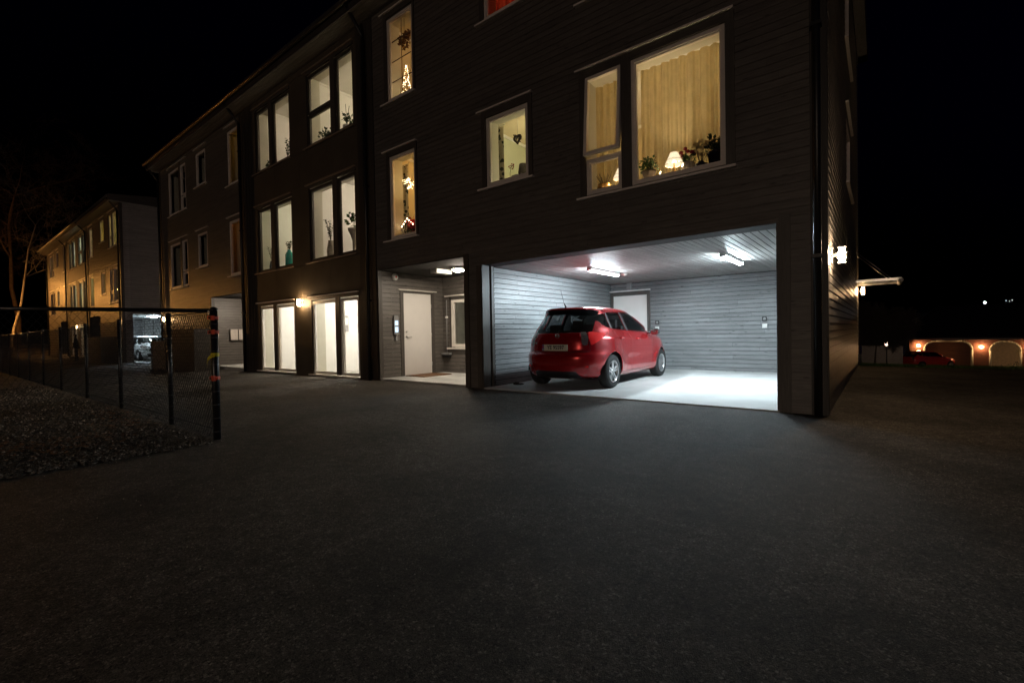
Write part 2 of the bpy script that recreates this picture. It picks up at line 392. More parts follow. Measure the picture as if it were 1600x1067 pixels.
def build_block(name, label, dx, xr, o):
    par = thing(name, label, 'building')
    xl = -25.15+dx; F = lambda u, d, z: (u, d, z); FB = lambda u, q, z: (u, .02-q, z)
    top = 8.5; zb = -.45
    BIG, SM, NA = (-3.70,-1.60,3.22,5.10), (-5.82,-4.83,3.80,5.10), (-8.75,-7.85,3.24,5.10)
    up = lambda w, dz: (w[0], w[1], w[2]+3.09, w[3]+dz)
    mir = lambda w: (-25.56-w[1], -25.56-w[0], w[2], w[3])
    wins = []
    for w in (BIG, SM, NA): wins += [w, up(w, 3.07), mir(w), mir(up(w, 3.07))]
    SL = [(-15.47,-13.27,a,c) for a, c in ((.03,2.06),(3.10,5.12),(6.22,8.18))]; SR = [(-12.29,-10.08,a,c) for a, c in ((.03,2.06),(3.10,5.12),(6.22,8.18))]
    ent = (-9.27,-6.43,zb,2.60,0); rec = (-19.52,-16.72,zb,2.60,0); gar = (-6.0,-1.0,zb,2.37,0)
    core = wins+SL+SR+[ent, rec]+([gar] if o['garage'] else [])
    sh = lambda L: [(q[0]+dx, q[1]+dx)+tuple(q[2:]) for q in L]
    w = MB(); wall_core(w, xl, xr, zb, top, sh(core), F, .02, .38)
    fw = w.build('facade_wall', [DARKB, REVEAL], par)
    bd = MB(); ex = [(-16.65,-9.30,-1,9), rec[:4], ent[:4]]+([gar[:4]] if o['garage'] else [])
    boards(bd, xl+.12, xr-.16, -.10, top, sh([k[:4] for k in wins]+ex), FB, **o.get('lap', dict(gap=.002, lip=.015)))
    bd.build('cladding', o.get('clad', WOOD), par)
    # stair bay: flat panels
    p = MB(); ys = (-.004, .018)
    for (za, zc) in ((2.20,3.06),(5.26,6.18),(8.30,8.50)):
        for a, c in ((-15.70,-14.25),(-14.25,-12.78),(-12.78,-11.3),(-11.3,-9.95)): p.box(a+.004+dx, c-.004+dx, ys[0], ys[1], za+.004, zc-.004)
    for (za, zc) in ((-.1,2.20),(3.06,5.26),(6.18,8.30)):
        p.box(-13.24+dx, -12.31+dx, ys[0], ys[1], za+.004, zc-.004); p.box(-15.70+.004+dx, -15.50+dx, ys[0], ys[1], za+.004, zc-.004); p.box(-10.06+dx, -9.954+dx, ys[0], ys[1], za+.004, zc-.004)
    p.build('stair_panel', PANEL, par)
    for a, c in ((-16.65,-15.70),(-9.95,-9.30)):
        n = round((c-a)/.105); s_ = (c-a)/n
        v = MB()
        for i in range(n): v.box(a+i*s_+.003+dx, a+(i+1)*s_-.003+dx, -.006-.004*(i % 2), .018, -.12, 8.5, grain=2)
        v.build('vertical_boards', WOODV, par)
    c = MB(); c.box(xr-.155, xr, -.012, .016, -.12, top, grain=2); c.build('corner_board', WOODV, par); c = MB(); c.box(xl-.002, xl+.118, -.012, .016, -.12, top, grain=2); c.build('corner_board', WOODV, par); c = MB()
    c.box(xr-.018, xr+.012, .018, .13, -.12, top, grain=2)
    c.build('corner_board', WOODV, par)
    # gable walls and back
    gx = xr-.022; yb = 9.5
    Gp = lambda u, d, z: (gx-d, u, z); Gb = lambda u, q, z: (gx+q, u, z)
    gops = o.get('gable_ops', [])
    g = MB(); wall_core(g, .384, yb, zb, top, gops, Gp, 0, .3); g.build('gable_core', [DARKB, REVEAL], par)
    g = MB(); boards(g, .135, yb-.1, -.10, top, [q[:4] for q in gops], Gb, lip=.026, gap=.008); g.build('gable_cladding', o.get('gable_mat', WOOD), par)
    g = MB(); g.box(xl-.02, xl, .022, yb, zb, top); g.box(xl, xr-.35, yb-.02, yb, zb, top); g.build('back_wall', WOODV, par)
    g = MB(); g.box(xr-.02, xr+.014, yb-.095, yb+.01, -.12, top, grain=2); g.build('corner_board', WOODV, par)
    # roof: low pitch, ridge along x
    r = MB(); ov = .46; vx = .24; A, B_ = xl-.10, xr+vx; e0 = 8.50; th = .30; pit = .12; ym = yb/2
    r.face([(A,-ov,e0+th),(B_,-ov,e0+th),(B_,ym,e0+th+pit*(ym+ov)),(A,ym,e0+th+pit*(ym+ov))]); r.face([(B_,yb+ov,e0+th),(A,yb+ov,e0+th),(A,ym,e0+th+pit*(ym+ov)),(B_,ym,e0+th+pit*(ym+ov))])
    for X in (A, B_): r.face([(X,-ov,e0),(X,ym,e0),(X,yb+ov,e0),(X,yb+ov,e0+th),(X,ym,e0+th+pit*(ym+ov)),(X,-ov,e0+th)], 1)
    r.face([(A,-ov,e0),(B_,-ov,e0),(B_,-ov,e0+th),(A,-ov,e0+th)], 1); r.face([(A,yb+ov,e0),(B_,yb+ov,e0),(B_,yb+ov,e0+th),(A,yb+ov,e0+th)], 1)
    r.build('roof', [ROOFM, WOODV], par)
    s_ = MB(); n = 6
    for i in range(n): a = -ov+.01+i*(ov+.005)/n; s_.box(A+.01, B_-.01, a+.003, a+(ov+.005)/n-.003, e0-.022, e0-.002, grain=0)
    s_.box(xr+.016, B_-.01, .02, yb+ov-.02, e0-.022, e0-.002, grain=1); s_.box(A+.01, B_-.01, yb+.01, yb+ov-.02, e0-.022, e0-.002, grain=0)
    s_.build('soffit', CEILW, par)
    gt = MB(); gt.tube([(A-.02,-ov-.06,e0+.20),(B_+.02,-ov-.06,e0+.20)], .065, 10); gt.build('gutter', plain('gutter_steel', (.10,.095,.09), .35, metal=.6), par)
    for X in (-9.56, -16.55): pipe(par, X+dx, (-.05, 8.05), top=(.0, -ov-.05, 8.64))
    pipe(par, xr-.085, (-.03, 8.05), top=(0, -ov-.05, 8.64)); pipe(par, xl+.06, (-.15, 8.05), top=(0, -ov-.05, 8.64))
    # windows
    W_ = lambda *a, **k: window(par, *a, dx=dx, **k)
    tl = o.get('tilt', 0)
    for dz in (0, 3.09):
        b0 = 3.24+dz; b1 = 5.09+dz-(.02 if dz else 0)
        W_(*BIG, panes=[(-2.92,-1.605,b0,b1),(-3.69,-3.08,b0,3.80+dz),(-3.69,-3.08,3.83+dz,b1, tl if dz == 0 else 0)], drip=(-3.86,-1.49,5.24+dz), sill=(-3.85,-1.47,3.195+dz), casing=[(-3.08,-2.92,3.21+dz,5.22+dz),(-1.60,-1.485,3.21+dz,5.22+dz),(-3.80,-3.70,3.21+dz,5.22+dz),(-3.70,-3.08,5.10+dz,5.22+dz),(-2.92,-1.60,5.10+dz,5.22+dz)], board=(-3.69,-1.61,3.30+dz))
        W_(*SM, panes=[(-5.81,-4.84,3.82+dz,b1)], drip=(-6.02,-4.73,5.24+dz), sill=(-6.01,-4.72,3.78+dz), casing=[(-4.83,-4.74,3.80+dz,5.22+dz),(-5.92,-5.82,3.80+dz,5.22+dz),(-5.82,-4.83,5.10+dz,5.22+dz)])
        W_(*NA, panes=[(-8.74,-7.86,b0,b1)], drip=(-8.97,-7.78,5.235+dz), sill=(-8.96,-7.77,3.20+dz), casing=[(-7.85,-7.79,3.22+dz,5.22+dz),(-8.85,-8.75,3.22+dz,5.22+dz),(-8.75,-7.85,5.10+dz,5.22+dz)])
        m1 = lambda a, c: (-25.56-c, -25.56-a)
        W_(*mir(NA), panes=[m1(-8.74,-7.86)+(b0,b1)], drip=m1(-8.9,-7.7)+(5.235+dz,), sill=m1(-8.9,-7.7)+(3.20+dz,))
        W_(*mir(SM), panes=[m1(-5.81,-4.84)+(3.82+dz,b1)], drip=m1(-5.95,-4.7)+(5.24+dz,), sill=m1(-5.95,-4.7)+(3.78+dz,))
        W_(*mir(BIG), panes=[m1(-2.92,-1.605)+(b0,b1), m1(-3.69,-3.08)+(b0,3.80+dz), m1(-3.69,-3.08)+(3.83+dz,b1)], drip=m1(-3.8,-1.5)+(5.24+dz,), sill=m1(-3.8,-1.5)+(3.195+dz,), casing=[m1(-3.08,-2.92)+(3.21+dz,5.22+dz)])
    for (za, zc, fm, dm) in ((.05,2.03,FRAMEW,DRIP),(3.12,5.09,FRAMED,DRIPD),(6.24,8.15,FRAMED,DRIPD)):
        dz = zc+.13
        kw = dict(fm=fm, dm=dm)
        hd = lambda a, c: [(a, c, zc+.03, dz-.02)]
        W_(0,0,0,0, panes=[(-15.46,-14.57,za,zc),(-14.36,-13.28,za,zc)], drip=(-15.70,-13.26,dz), sill=(-15.72,-13.24,za-.03), casing=[(-14.57,-14.36,za,zc+.03)]+hd(-15.48,-13.27), **kw)
        if za > 6: pr = [(-12.28,-11.10,7.12,zc),(-12.28,-11.10,za,7.09),(-10.90,-10.09,za,zc)]
        else: pr = [(-12.28,-11.10,za,zc),(-10.90,-10.09,za,zc)]
        W_(0,0,0,0, panes=pr, drip=(-12.46,-10.05,dz), sill=(-12.48,-10.06,za-.03), casing=[(-11.10,-10.90,za,zc+.03)]+hd(-12.29,-10.08), **kw)
    # entrance recess and its twin
    for a, c, sgn in ((-9.27,-6.43,1), (-19.52,-16.72,0)):
        a += dx; c += dx; yd = 2.05
        E = MB()
        boards(E, .10, yd, .03, 2.58, [(.62,1.72,-1,2.17)] if sgn else [], lambda u, q, z: (a+q, u, z))
        boards(E, a+.02, c, .03, 2.58, [(a+.30,a+1.75,.66,2.02)] if sgn else [], lambda u, q, z: (u, yd-q, z))
        boards(E, .38, yd, .03, 2.58, [], lambda u, q, z: (c-q, u, z))
        E.build('recess_cladding', WOOD, par)
        E = MB()
        if sgn:
            for q in ((.384,.62,zb,2.6),(1.72,yd,zb,2.6),(.62,1.72,2.17,2.6)): E.face([(a,q[0],q[2]),(a,q[1],q[2]),(a,q[1],q[3]),(a,q[0],q[3])])
            for q in cells(a, c, zb, 2.6, [(a+.30,a+1.75,.66,2.02)]): E.face([(q[0],yd,q[2]),(q[1],yd,q[2]),(q[1],yd,q[3]),(q[0],yd,q[3])])
        else:
            E.face([(a,.384,zb),(a,yd,zb),(a,yd,2.6),(a,.384,2.6)]); E.face([(a,yd,zb),(c,yd,zb),(c,yd,2.6),(a,yd,2.6)])
        E.face([(c,.384,zb),(c,.384,2.6),(c,yd,2.6),(c,yd,zb)]); E.face([(a,.02,2.602),(c,.02,2.602),(c,yd,2.602),(a,yd,2.602)])
        E.build('recess_core', DARKB, par)
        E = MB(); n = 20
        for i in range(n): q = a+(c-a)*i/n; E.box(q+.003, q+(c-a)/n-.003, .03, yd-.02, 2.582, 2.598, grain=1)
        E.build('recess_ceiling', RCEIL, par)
        E = MB(); E.box(a-.002, a+.022, -.008, .098, -.05, 2.59, grain=2); E.build('recess_trim', TRIM, par); E = MB(); E.box(c-.022, c+.1, -.014, .016, -.1, 2.62, grain=2); E.build('recess_trim', TRIM, par)
        fl = MB(); fl.box(a+.001, c-.001, .0, yd, -.4, .045 if sgn else .06); fl.build('recess_floor', CONC, par)
    a = -9.27+dx
    d = MB(); d.box(a-.03, a+.012, .72, 1.62, .05, 2.10); d.box(a+.0122, a+.0132, .74, 1.60, .075, 2.08)
    door = d.build('entrance_door', DOORW, par)
    h = MB(); h.tube([(a+.012,.80,1.02),(a+.055,.80,1.02),(a+.06,.83,1.02),(a+.06,.93,1.015)], .010, 8); h.lathe([(.001,.020),(.026,.018),(.026,.0)], 14, (a+.012,.80,1.02), axis='x'); h.build('handle', METAL, door)
    h = MB(); h.lathe([(.024,0),(.024,.022),(.001,.024)], 14, (a+.012,.80,1.14), axis='x'); h.box(a+.034, a+.040, .776, .824, 1.135, 1.148); h.build('lock', METAL, door)
    for z in (.30, 1.05, 1.80): h = MB(); h.tube([(a+.016,1.622,z-.05),(a+.016,1.622,z+.05)], .009, 8); h.build('hinge', METAL, door)
    h = MB(); h.box(a+.002, a+.030, .615, .715, .04, 2.155, grain=2); h.box(a+.002, a+.030, 1.625, 1.725, .04, 2.155, grain=2); h.box(a+.002, a+.030, .715, 1.625, 2.105, 2.155, grain=1); h.build('door_frame', TRIM, door)
    h = MB(); h.box(a+.003, a+.055, .55, 1.80, 2.165, 2.19); h.build('drip_cap', FRAMEW, door)
    yd = 2.05; q = MB(); wx0, wx1 = a+.36, a+1.69
    for k in ((wx0, wx0+.09, .72, 1.96), (wx1-.09, wx1, .72, 1.96), (wx0+.09, wx1-.09, 1.89, 1.96), (wx0+.09, wx1-.09, .72, .80)): q.box(k[0], k[1], yd-.035, yd+.06, k[2], k[3])
    wn = q.build('entrance_window', FRAMEW, par)
    q = MB(); q.face([(wx0+.09,yd+.02,.80),(wx1-.09,yd+.02,.80),(wx1-.09,yd+.02,1.89),(wx0+.09,yd+.02,1.89)]); q.build('pane', GLASS, wn)
    q = MB()
    for i in range(20): z = .80+i*1.09/20; q.face([(wx0+.09,yd+.045,z),(wx1-.09,yd+.045,z),(wx1-.09,yd+.055,z+.052),(wx0+.09,yd+.055,z+.052)])
    q.box(wx0, wx1, yd+.09, yd+.10, .7, 2.0)
    q.build('blind', plain('pale_blind', (.62,.70,.60), .6), wn)
    q = MB(); q.box(wx0-.075, wx0-.002, yd-.03, yd+.02, .66, 2.05, grain=2); q.box(wx0-.075, wx1, yd-.03, yd+.02, 1.962, 2.05); q.build('casing', TRIM, wn)
    q = MB(); q.box(wx0-.14, wx1+.1, yd-.09, yd, .665, .705); q.build('sill', FRAMEW, wn); q = MB(); q.box(wx0-.22, wx1+.1, yd-.07, yd, 2.055, 2.085); q.build('drip_cap', FRAMEW, wn)
    # rooms
    for k in o['rooms']: room(par, k[0], k[1], k[2], k[3], k[4], k[5], k[6] if len(k) > 6 else None, None, k[7] if len(k) > 7 else None, dx)
    return par

# ------------------------------------------------------------------ near building
GRD, ST1, ST2 = 105, 21, 17
B1 = build_block('apartment_building', 'dark timber-clad three-storey apartment building with open carport and lit windows', 0, -.5, dict(
    garage=True, tilt=R(-4.5), gable_mat=wood('raked_cladding', (.085,.075,.066), (.18,.162,.145), .30, .9),
    gable_ops=[(4.2,5.9,3.78,5.10),(4.0,5.7,6.35,8.15)],
    rooms=[
    (-15.65,-12.80,-.02,2.62,2.6,WHITEW,WHITEW,(-14.0,1.7,2.5,GRD*.8,COOLW)), (-12.76,-9.75,-.02,2.62,2.6,WHITEW,WHITEW,(-11.2,1.7,2.5,GRD,COOLW)),
    (-15.65,-12.80,3.0,5.70,2.4,WHITEW,WHITEW,(-14.2,1.8,5.55,ST1,(1,.93,.66))), (-12.76,-9.75,3.0,5.70,2.4,WHITEW,WHITEW,(-11.2,1.8,5.55,ST1*1.2,(1,.86,.66))),
    (-15.65,-12.80,6.1,8.45,2.4,WHITEW,WHITEW,(-14.2,1.8,8.3,ST2,(1,.84,.60))), (-12.76,-9.75,6.1,8.45,2.4,WHITEW,WHITEW,(-11.2,1.8,8.3,ST2*1.3,(1,.85,.58))),
    (-4.35,-1.0,3.0,5.55,3.2,CREAM,WHITEW,(-2.6,2.0,5.2,26,(1,.78,.44))),
    (-6.6,-4.40,3.0,5.50,3.0,GREENW,CREAM,(-5.3,1.6,4.6,17,(1,.88,.58))),
    (-9.2,-7.5,3.0,5.45,2.2,CREAM,CREAM,(-8.1,1.3,5.2,11,(1,.66,.28))),
    (-9.2,-7.5,6.1,8.45,2.2,CREAM,CREAM,(-8.1,1.3,8.2,5,(1,.68,.38))),
    (-6.6,-4.40,6.1,8.45,3.0,CREAM,CREAM,(-5.3,1.6,8.2,8,(1,.6,.4))),
    (-4.35,-1.0,6.1,8.45,3.2,BLACKROOM,BLACKROOM),
    (-18.0,-16.4,3.0,5.45,2.0,CREAM,CREAM,(-17.2,1.2,5.2,3.4,(1,.58,.22))),
    (-18.0,-16.4,6.1,8.45,2.0,CREAM,CREAM,(-17.2,1.2,8.2,2.6,(1,.75,.34))),
    (-25.0,-18.2,3.0,5.5,3.,BLACKROOM,BLACKROOM), (-25.0,-18.2,6.1,8.45,3.,BLACKROOM,BLACKROOM)]))
# windows in the gable wall
for (ya, yb_, za, zb_) in ((4.2,5.9,3.78,5.10),(4.0,5.7,6.35,8.15)):
    w = window(B1, 0,0,0,0, panes=[(ya+.01,yb_-.01,za+.02,zb_-.01)], drip=(ya-.15,yb_+.15,zb_+.13), sill=(ya-.15,yb_+.15,za-.02))
    w.rotation_euler = (0, 0, R(90)); w.location = (-.50, 0, 0)
# carport
K = MB()
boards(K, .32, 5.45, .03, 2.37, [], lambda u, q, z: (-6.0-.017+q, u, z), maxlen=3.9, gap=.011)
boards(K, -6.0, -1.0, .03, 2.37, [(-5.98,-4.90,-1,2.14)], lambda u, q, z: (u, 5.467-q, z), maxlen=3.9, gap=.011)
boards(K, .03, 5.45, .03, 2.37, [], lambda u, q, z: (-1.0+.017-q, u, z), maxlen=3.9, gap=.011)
K.build('carport_cladding', WOODLIT, B1)
K = MB()
K.face([(-6.018,.384,-.4),(-6.018,5.47,-.4),(-6.018,5.47,2.4),(-6.018,.384,2.4)]); K.face([(-.98,.384,-.4),(-.98,.384,2.4),(-.98,5.47,2.4),(-.98,5.47,-.4)])
for q in cells(-6.02, -.98, -.4, 2.4, [(-5.93,-4.91,-.4,2.06)]): K.face([(q[0],5.47,q[2]),(q[1],5.47,q[2]),(q[1],5.47,q[3]),(q[0],5.47,q[3])])
K.face([(-6.02,.02,2.40),(-.98,.02,2.40),(-.98,5.47,2.40),(-6.02,5.47,2.40)])
K.build('carport_core', DARKB, B1)
K = MB(); n = 50
for i in range(n):
    x = -6.0+i*.1
    for a, c in ((.025, 2.2+U(-.6,.6)), (None, 5.45)):
        a = a if a is not None else last
        K.box(x+.006, x+.094, a+.001, c-.001, 2.374+U(0,.002), 2.394, grain=1); last = c
K.build('carport_ceiling', CEILW, B1)
for q in ((-5.998,-5.972,-.006,.20,-.02,2.368),(-5.995,-5.955,.245,.315,.0,2.368),(-1.0,-.872,-.014,.016,-.05,2.46),(-1.026,-1.002,.0,.20,-.02,2.368),(-6.12,-6.0,-.014,.016,-.06,2.368)):
    K = MB(); K.box(*q, grain=2); K.build('carport_trim', TRIM, B1)
K = MB(); K.box(-5.905, -4.925, 5.44, 5.475, .07, 2.03); dr = K.build('storage_door', DOORW, B1)
K = MB()
K.box(-5.985, -5.91, 5.405, 5.46, .05, 2.13, grain=2); K.box(-4.92, -4.845, 5.405, 5.46, .05, 2.13, grain=2); K.box(-5.91, -4.92, 5.405, 5.46, 2.035, 2.13, grain=0); K.build('door_frame', TRIM, dr)
K = MB(); K.box(-5.995, -4.83, 5.36, 5.44, 2.145, 2.175); K.build('drip_cap', WHITEP, dr)
K = MB(); K.tube([(-5.02,5.44,1.02),(-5.02,5.40,1.02),(-5.12,5.395,1.02)], .011, 8); K.build('handle', METAL, dr)
vs = [(x, y, z) for x, y, z in ((-5.97,-.01,.02),(-1.0,-.01,.02),(-1.0,5.45,.042),(-5.97,5.45,.042))]
K = MB(); K.face(vs); K.face([(-5.97,-.01,-.2),(-1.0,-.01,-.2),(-1.0,-.01,.02),(-5.97,-.01,.02)])
CONCG = plain('carport_concrete', (.56,.555,.54), .75, var=.14, scale=1.8, bump=.15, bscale=120)
tag(K.build('carport_floor', CONCG), kind='structure')
def GF(x, y): return .02+.022*max(0, min(1, y/5.46))
_G = G; G = GF
leaves('leaf_litter', [(-2.6,5.25),(-2.2,5.3),(-3.2,5.3),(-1.7,5.2),(-1.4,4.9),(-3.8,5.3)], 34, .16, .018, plain('dark_leaf', (.10,.07,.05), .8, var=.4))
G = _G

# ------------------------------------------------------------------ cars
TYRE = plain('tyre_rubber', (.018,.018,.018), .75, var=.2)
ALLOY = plain('alloy', (.62,.62,.63), .28, metal=.9, var=.05)
CHROME = plain('chrome', (.8,.8,.8), .12, metal=1., var=.02)
CARGL = glass('car_glass', (.94,.96,.95), 1.0)
CARGD = glass('privacy_glass', (.88,.91,.90), .9)
REDLENS = plain('red_lens', (.95,.035,.035), .10, coat=1., var=.05)
CLEARL = plain('clear_lens', (.35,.30,.28), .12, metal=.6, var=.3, scale=40)
INTR = plain('car_interior', (.014,.014,.015), .8)
PLATE = plain('plate_white', (.74,.72,.60), .45, var=.02)
INK = plain('plate_ink', (.01,.01,.01), .5)
BLUE = plain('plate_blue', (.02,.06,.28), .5)
def paint(name, c, metal=.45):
    m, t, b = newmat(name); b.inputs['Base Color'].default_value = rgb(c); b.inputs['Metallic'].default_value = metal; b.inputs['Roughness'].default_value = .24
    b.inputs['Coat Weight'].default_value = 1; b.inputs['Coat Roughness'].default_value = .03; b.inputs['Coat IOR'].default_value = 1.5
    tc = N(t, 'TexCoord'); n = N(t, 'TexNoise', Scale=900., Detail=1.); t.links.new(tc.outputs['Object'], n.inputs['Vector'])
    bp = N(t, 'Bump', Strength=.06, Distance=.001); t.links.new(n.outputs['Fac'], bp.inputs['Height']); t.links.new(bp.outputs['Normal'], b.inputs['Normal']); return m
SL = [ # z, halfwidth, rear y, front y
 (.175,.70,.26,3.88),(.21,.765,.14,3.96),(.27,.805,.07,4.03),(.36,.825,.03,4.08),(.46,.838,.005,4.10),(.56,.845,.0,4.10),(.625,.847,.012,4.09),(.66,.846,.05,4.075),(.70,.845,.075,4.06),
 (.78,.845,.085,4.00),(.86,.838,.095,3.88),(.93,.815,.11,3.66),(.98,.793,.13,3.38),(1.03,.768,.155,3.13),(1.10,.740,.19,3.00),(1.20,.690,.245,2.82),(1.30,.645,.30,2.62),(1.37,.608,.325,2.46),(1.41,.585,.325,2.35),(1.435,.568,.315,2.27),
 (1.455,.545,.315,2.17),(1.475,.51,.35,2.02),(1.492,.45,.44,1.84),(1.506,.36,.60,1.64),(1.516,.24,.82,1.44),(1.521,.08,1.0,1.22)]
def body_mesh():
    zs = []
    for (a, *_), (c, *_2) in zip(SL, SL[1:]):
        n = max(1, int(round((c-a)/.022))); zs += [a+(c-a)*i/n for i in range(n)]
    zs.append(SL[-1][0])
    def cat(z, k):
        i = max(i for i in range(len(SL)) if SL[i][0] <= z+1e-9); i = min(i, len(SL)-2)
        z0, z1 = SL[i][0], SL[i+1][0]; h = z1-z0; t = (z-z0)/h
        def d(j):
            if j <= 0 or j >= len(SL)-1:
                j = min(max(j, 0), len(SL)-2); return (SL[j+1][k]-SL[j][k])/(SL[j+1][0]-SL[j][0])
            s0 = (SL[j][k]-SL[j-1][k])/(SL[j][0]-SL[j-1][0]); s1 = (SL[j+1][k]-SL[j][k])/(SL[j+1][0]-SL[j][0])
            return 0 if s0*s1 <= 0 else 2*s0*s1/(s0+s1)
        a, c = SL[i][k], SL[i+1][k]; t2, t3 = t*t, t**3
        return (2*t3-3*t2+1)*a+(t3-2*t2+t)*h*d(i)+(-2*t3+3*t2)*c+(t3-t2)*h*d(i+1)
    rows = []
    for z in zs:
        w, yr, yf = cat(z,1), cat(z,2), cat(z,3); ln = yf-yr
        k_ = smooth(.95, 1.15, z); lr, lf = min(.95, .42*ln), min(1.25-.45*k_, .5*ln); nr = 3.0; nf = 2.5+.5*k_
        def seg(fn, n):
            pts = [fn(i/160) for i in range(161)]; cum = [0]
            for p, q in zip(pts, pts[1:]): cum.append(cum[-1]+math.hypot(p[0]-q[0], p[1]-q[1]))
            out = []; j = 0
            for i in range(n+1):
                tt = cum[-1]*i/n
                while j < 159 and cum[j+1] < tt: j += 1
                f = (tt-cum[j])/max(1e-9, cum[j+1]-cum[j]); out.append((pts[j][0]+(pts[j+1][0]-pts[j][0])*f, pts[j][1]+(pts[j+1][1]-pts[j][1])*f))
            return out
        q = lambda v, e: max(0, v)**e
        rear = seg(lambda t: (w*q(math.sin(t*math.pi/2), 2/nr), yr+lr-lr*q(math.cos(t*math.pi/2), 2/nr)), 30)
        side = [(w, yr+lr+(ln-lr-lf)*i/24) for i in range(25)]
        front = seg(lambda t: (w*q(math.cos(t*math.pi/2), 2/nf), yf-lf+lf*q(math.sin(t*math.pi/2), 2/nf)), 24)
        # wheel-arch and waist sculpting
        half = rear+side[1:]+front[1:]
        sc_ = []
        for (x, y) in half:
            bul = 0
            for yc in (.75, 3.24):
                dd = math.hypot(y-yc, (z-.30)*1.0); bul += .022*math.exp(-((dd-.38)/.13)**2) if z < .95 else 0
            waist = .020*math.exp(-((z-.50)/.12)**2)*smooth(1.15,1.5,y)*(1-smooth(2.7,3.0,y))
            crease = .012*math.exp(-((z-(.90-.03*(y-1)))/.045)**2)*smooth(.4,.8,y)*(1-smooth(3.2,3.6,y))
            k = smooth(.45, .75, abs(x)) ; sc_.append((x+(bul-waist+crease)*k, y))
        rows.append((z, sc_))
    bm = bmesh.new(); grid = []
    for z, h in rows:
        full = h+[(-x, y) for x, y in h[-2:0:-1]]
        grid.append([bm.verts.new((x, y, z)) for x, y in full])
    n = len(grid[0])
    for a, c in zip(grid, grid[1:]):
        for k in range(n): bm.faces.new((a[k], a[(k+1) % n], c[(k+1) % n], c[k]))
    bm.faces.new(grid[-1]); 
    for f in bm.faces: f.smooth = True; f.material_index = 0
    return bm
def inside(poly, p):
    s_ = 0
    for (a, c), (d, e) in zip(poly, poly[1:]+poly[:1]):
        cr = (d-a)*(p[1]-c)-(e-c)*(p[0]-a)
        if abs(cr) < 1e-9: continue
        if s_ == 0: s_ = 1 if cr > 0 else -1
        elif (cr > 0) != (s_ > 0): return False
    return True
def cut(bm, poly, U_, Nax, cond, mi, only=(0,)):
    """score a convex polygon into the body; U_: vector -> first coordinate axis; Nax: projection axis"""
    us = [p[0] for p in poly]; zs = [p[1] for p in poly]; pad = .03
    uo = lambda co: co.dot(U_)
    for (a, c), (d, e) in zip(poly, poly[1:]+poly[:1]):
        fs = []
        for f in bm.faces:
            if f.material_index not in only or not cond(f): continue
            uu = [uo(v.co) for v in f.verts]; zz = [v.co.z for v in f.verts]
            if max(uu) < min(us)-.001 or min(uu) > max(us)+.001 or max(zz) < min(zs)-.001 or min(zz) > max(zs)+.001: continue
            fs.append(f)
        if not fs: continue
        ed = U_*(d-a)+Vector((0,0,e-c)); no = ed.cross(Nax)
        geom = list({x for f in fs for x in (list(f.verts)+list(f.edges))})+fs
        co = U_*a+Vector((0,0,c))
        bmesh.ops.bisect_plane(bm, geom=geom, dist=1e-5, plane_co=co, plane_no=no.normalized())
    for f in bm.faces:
        if f.material_index in only and cond(f):
            m = f.calc_center_median()
            if inside(poly, (uo(m), m.z)): f.material_index = mi
def strip(pts, w):
    out = []
    for (a, c), (d, e) in zip(pts, pts[1:]):
        l = math.hypot(d-a, e-c); nx, nz = -(e-c)/l*w/2, (d-a)/l*w/2; out.append([(a+nx,c+nz),(d+nx,e+nz),(d-nx,e-nz),(a-nx,c-nz)])
    return out
def text_mesh(txt, size, name, m, par, loc, rot, squeeze=1.):
    cu = bpy.data.curves.new(name, 'FONT'); cu.body = txt; cu.size = size; cu.align_x = 'CENTER'; cu.align_y = 'CENTER'; cu.extrude = .001; cu.offset = size*.02
    o = bpy.data.objects.new(name+'_curve', cu); COL.objects.link(o); dg = bpy.context.evaluated_depsgraph_get()
    me = bpy.data.meshes.new_from_object(o.evaluated_get(dg)); bpy.data.objects.remove(o); bpy.data.curves.remove(cu)
    me.materials.clear(); me.materials.append(m); r = bpy.data.objects.new(name, me); COL.objects.link(r); r.parent = par
    r.location = loc; r.rotation_euler = rot; r.scale = (squeeze, 1, 1); me.name = name; return r
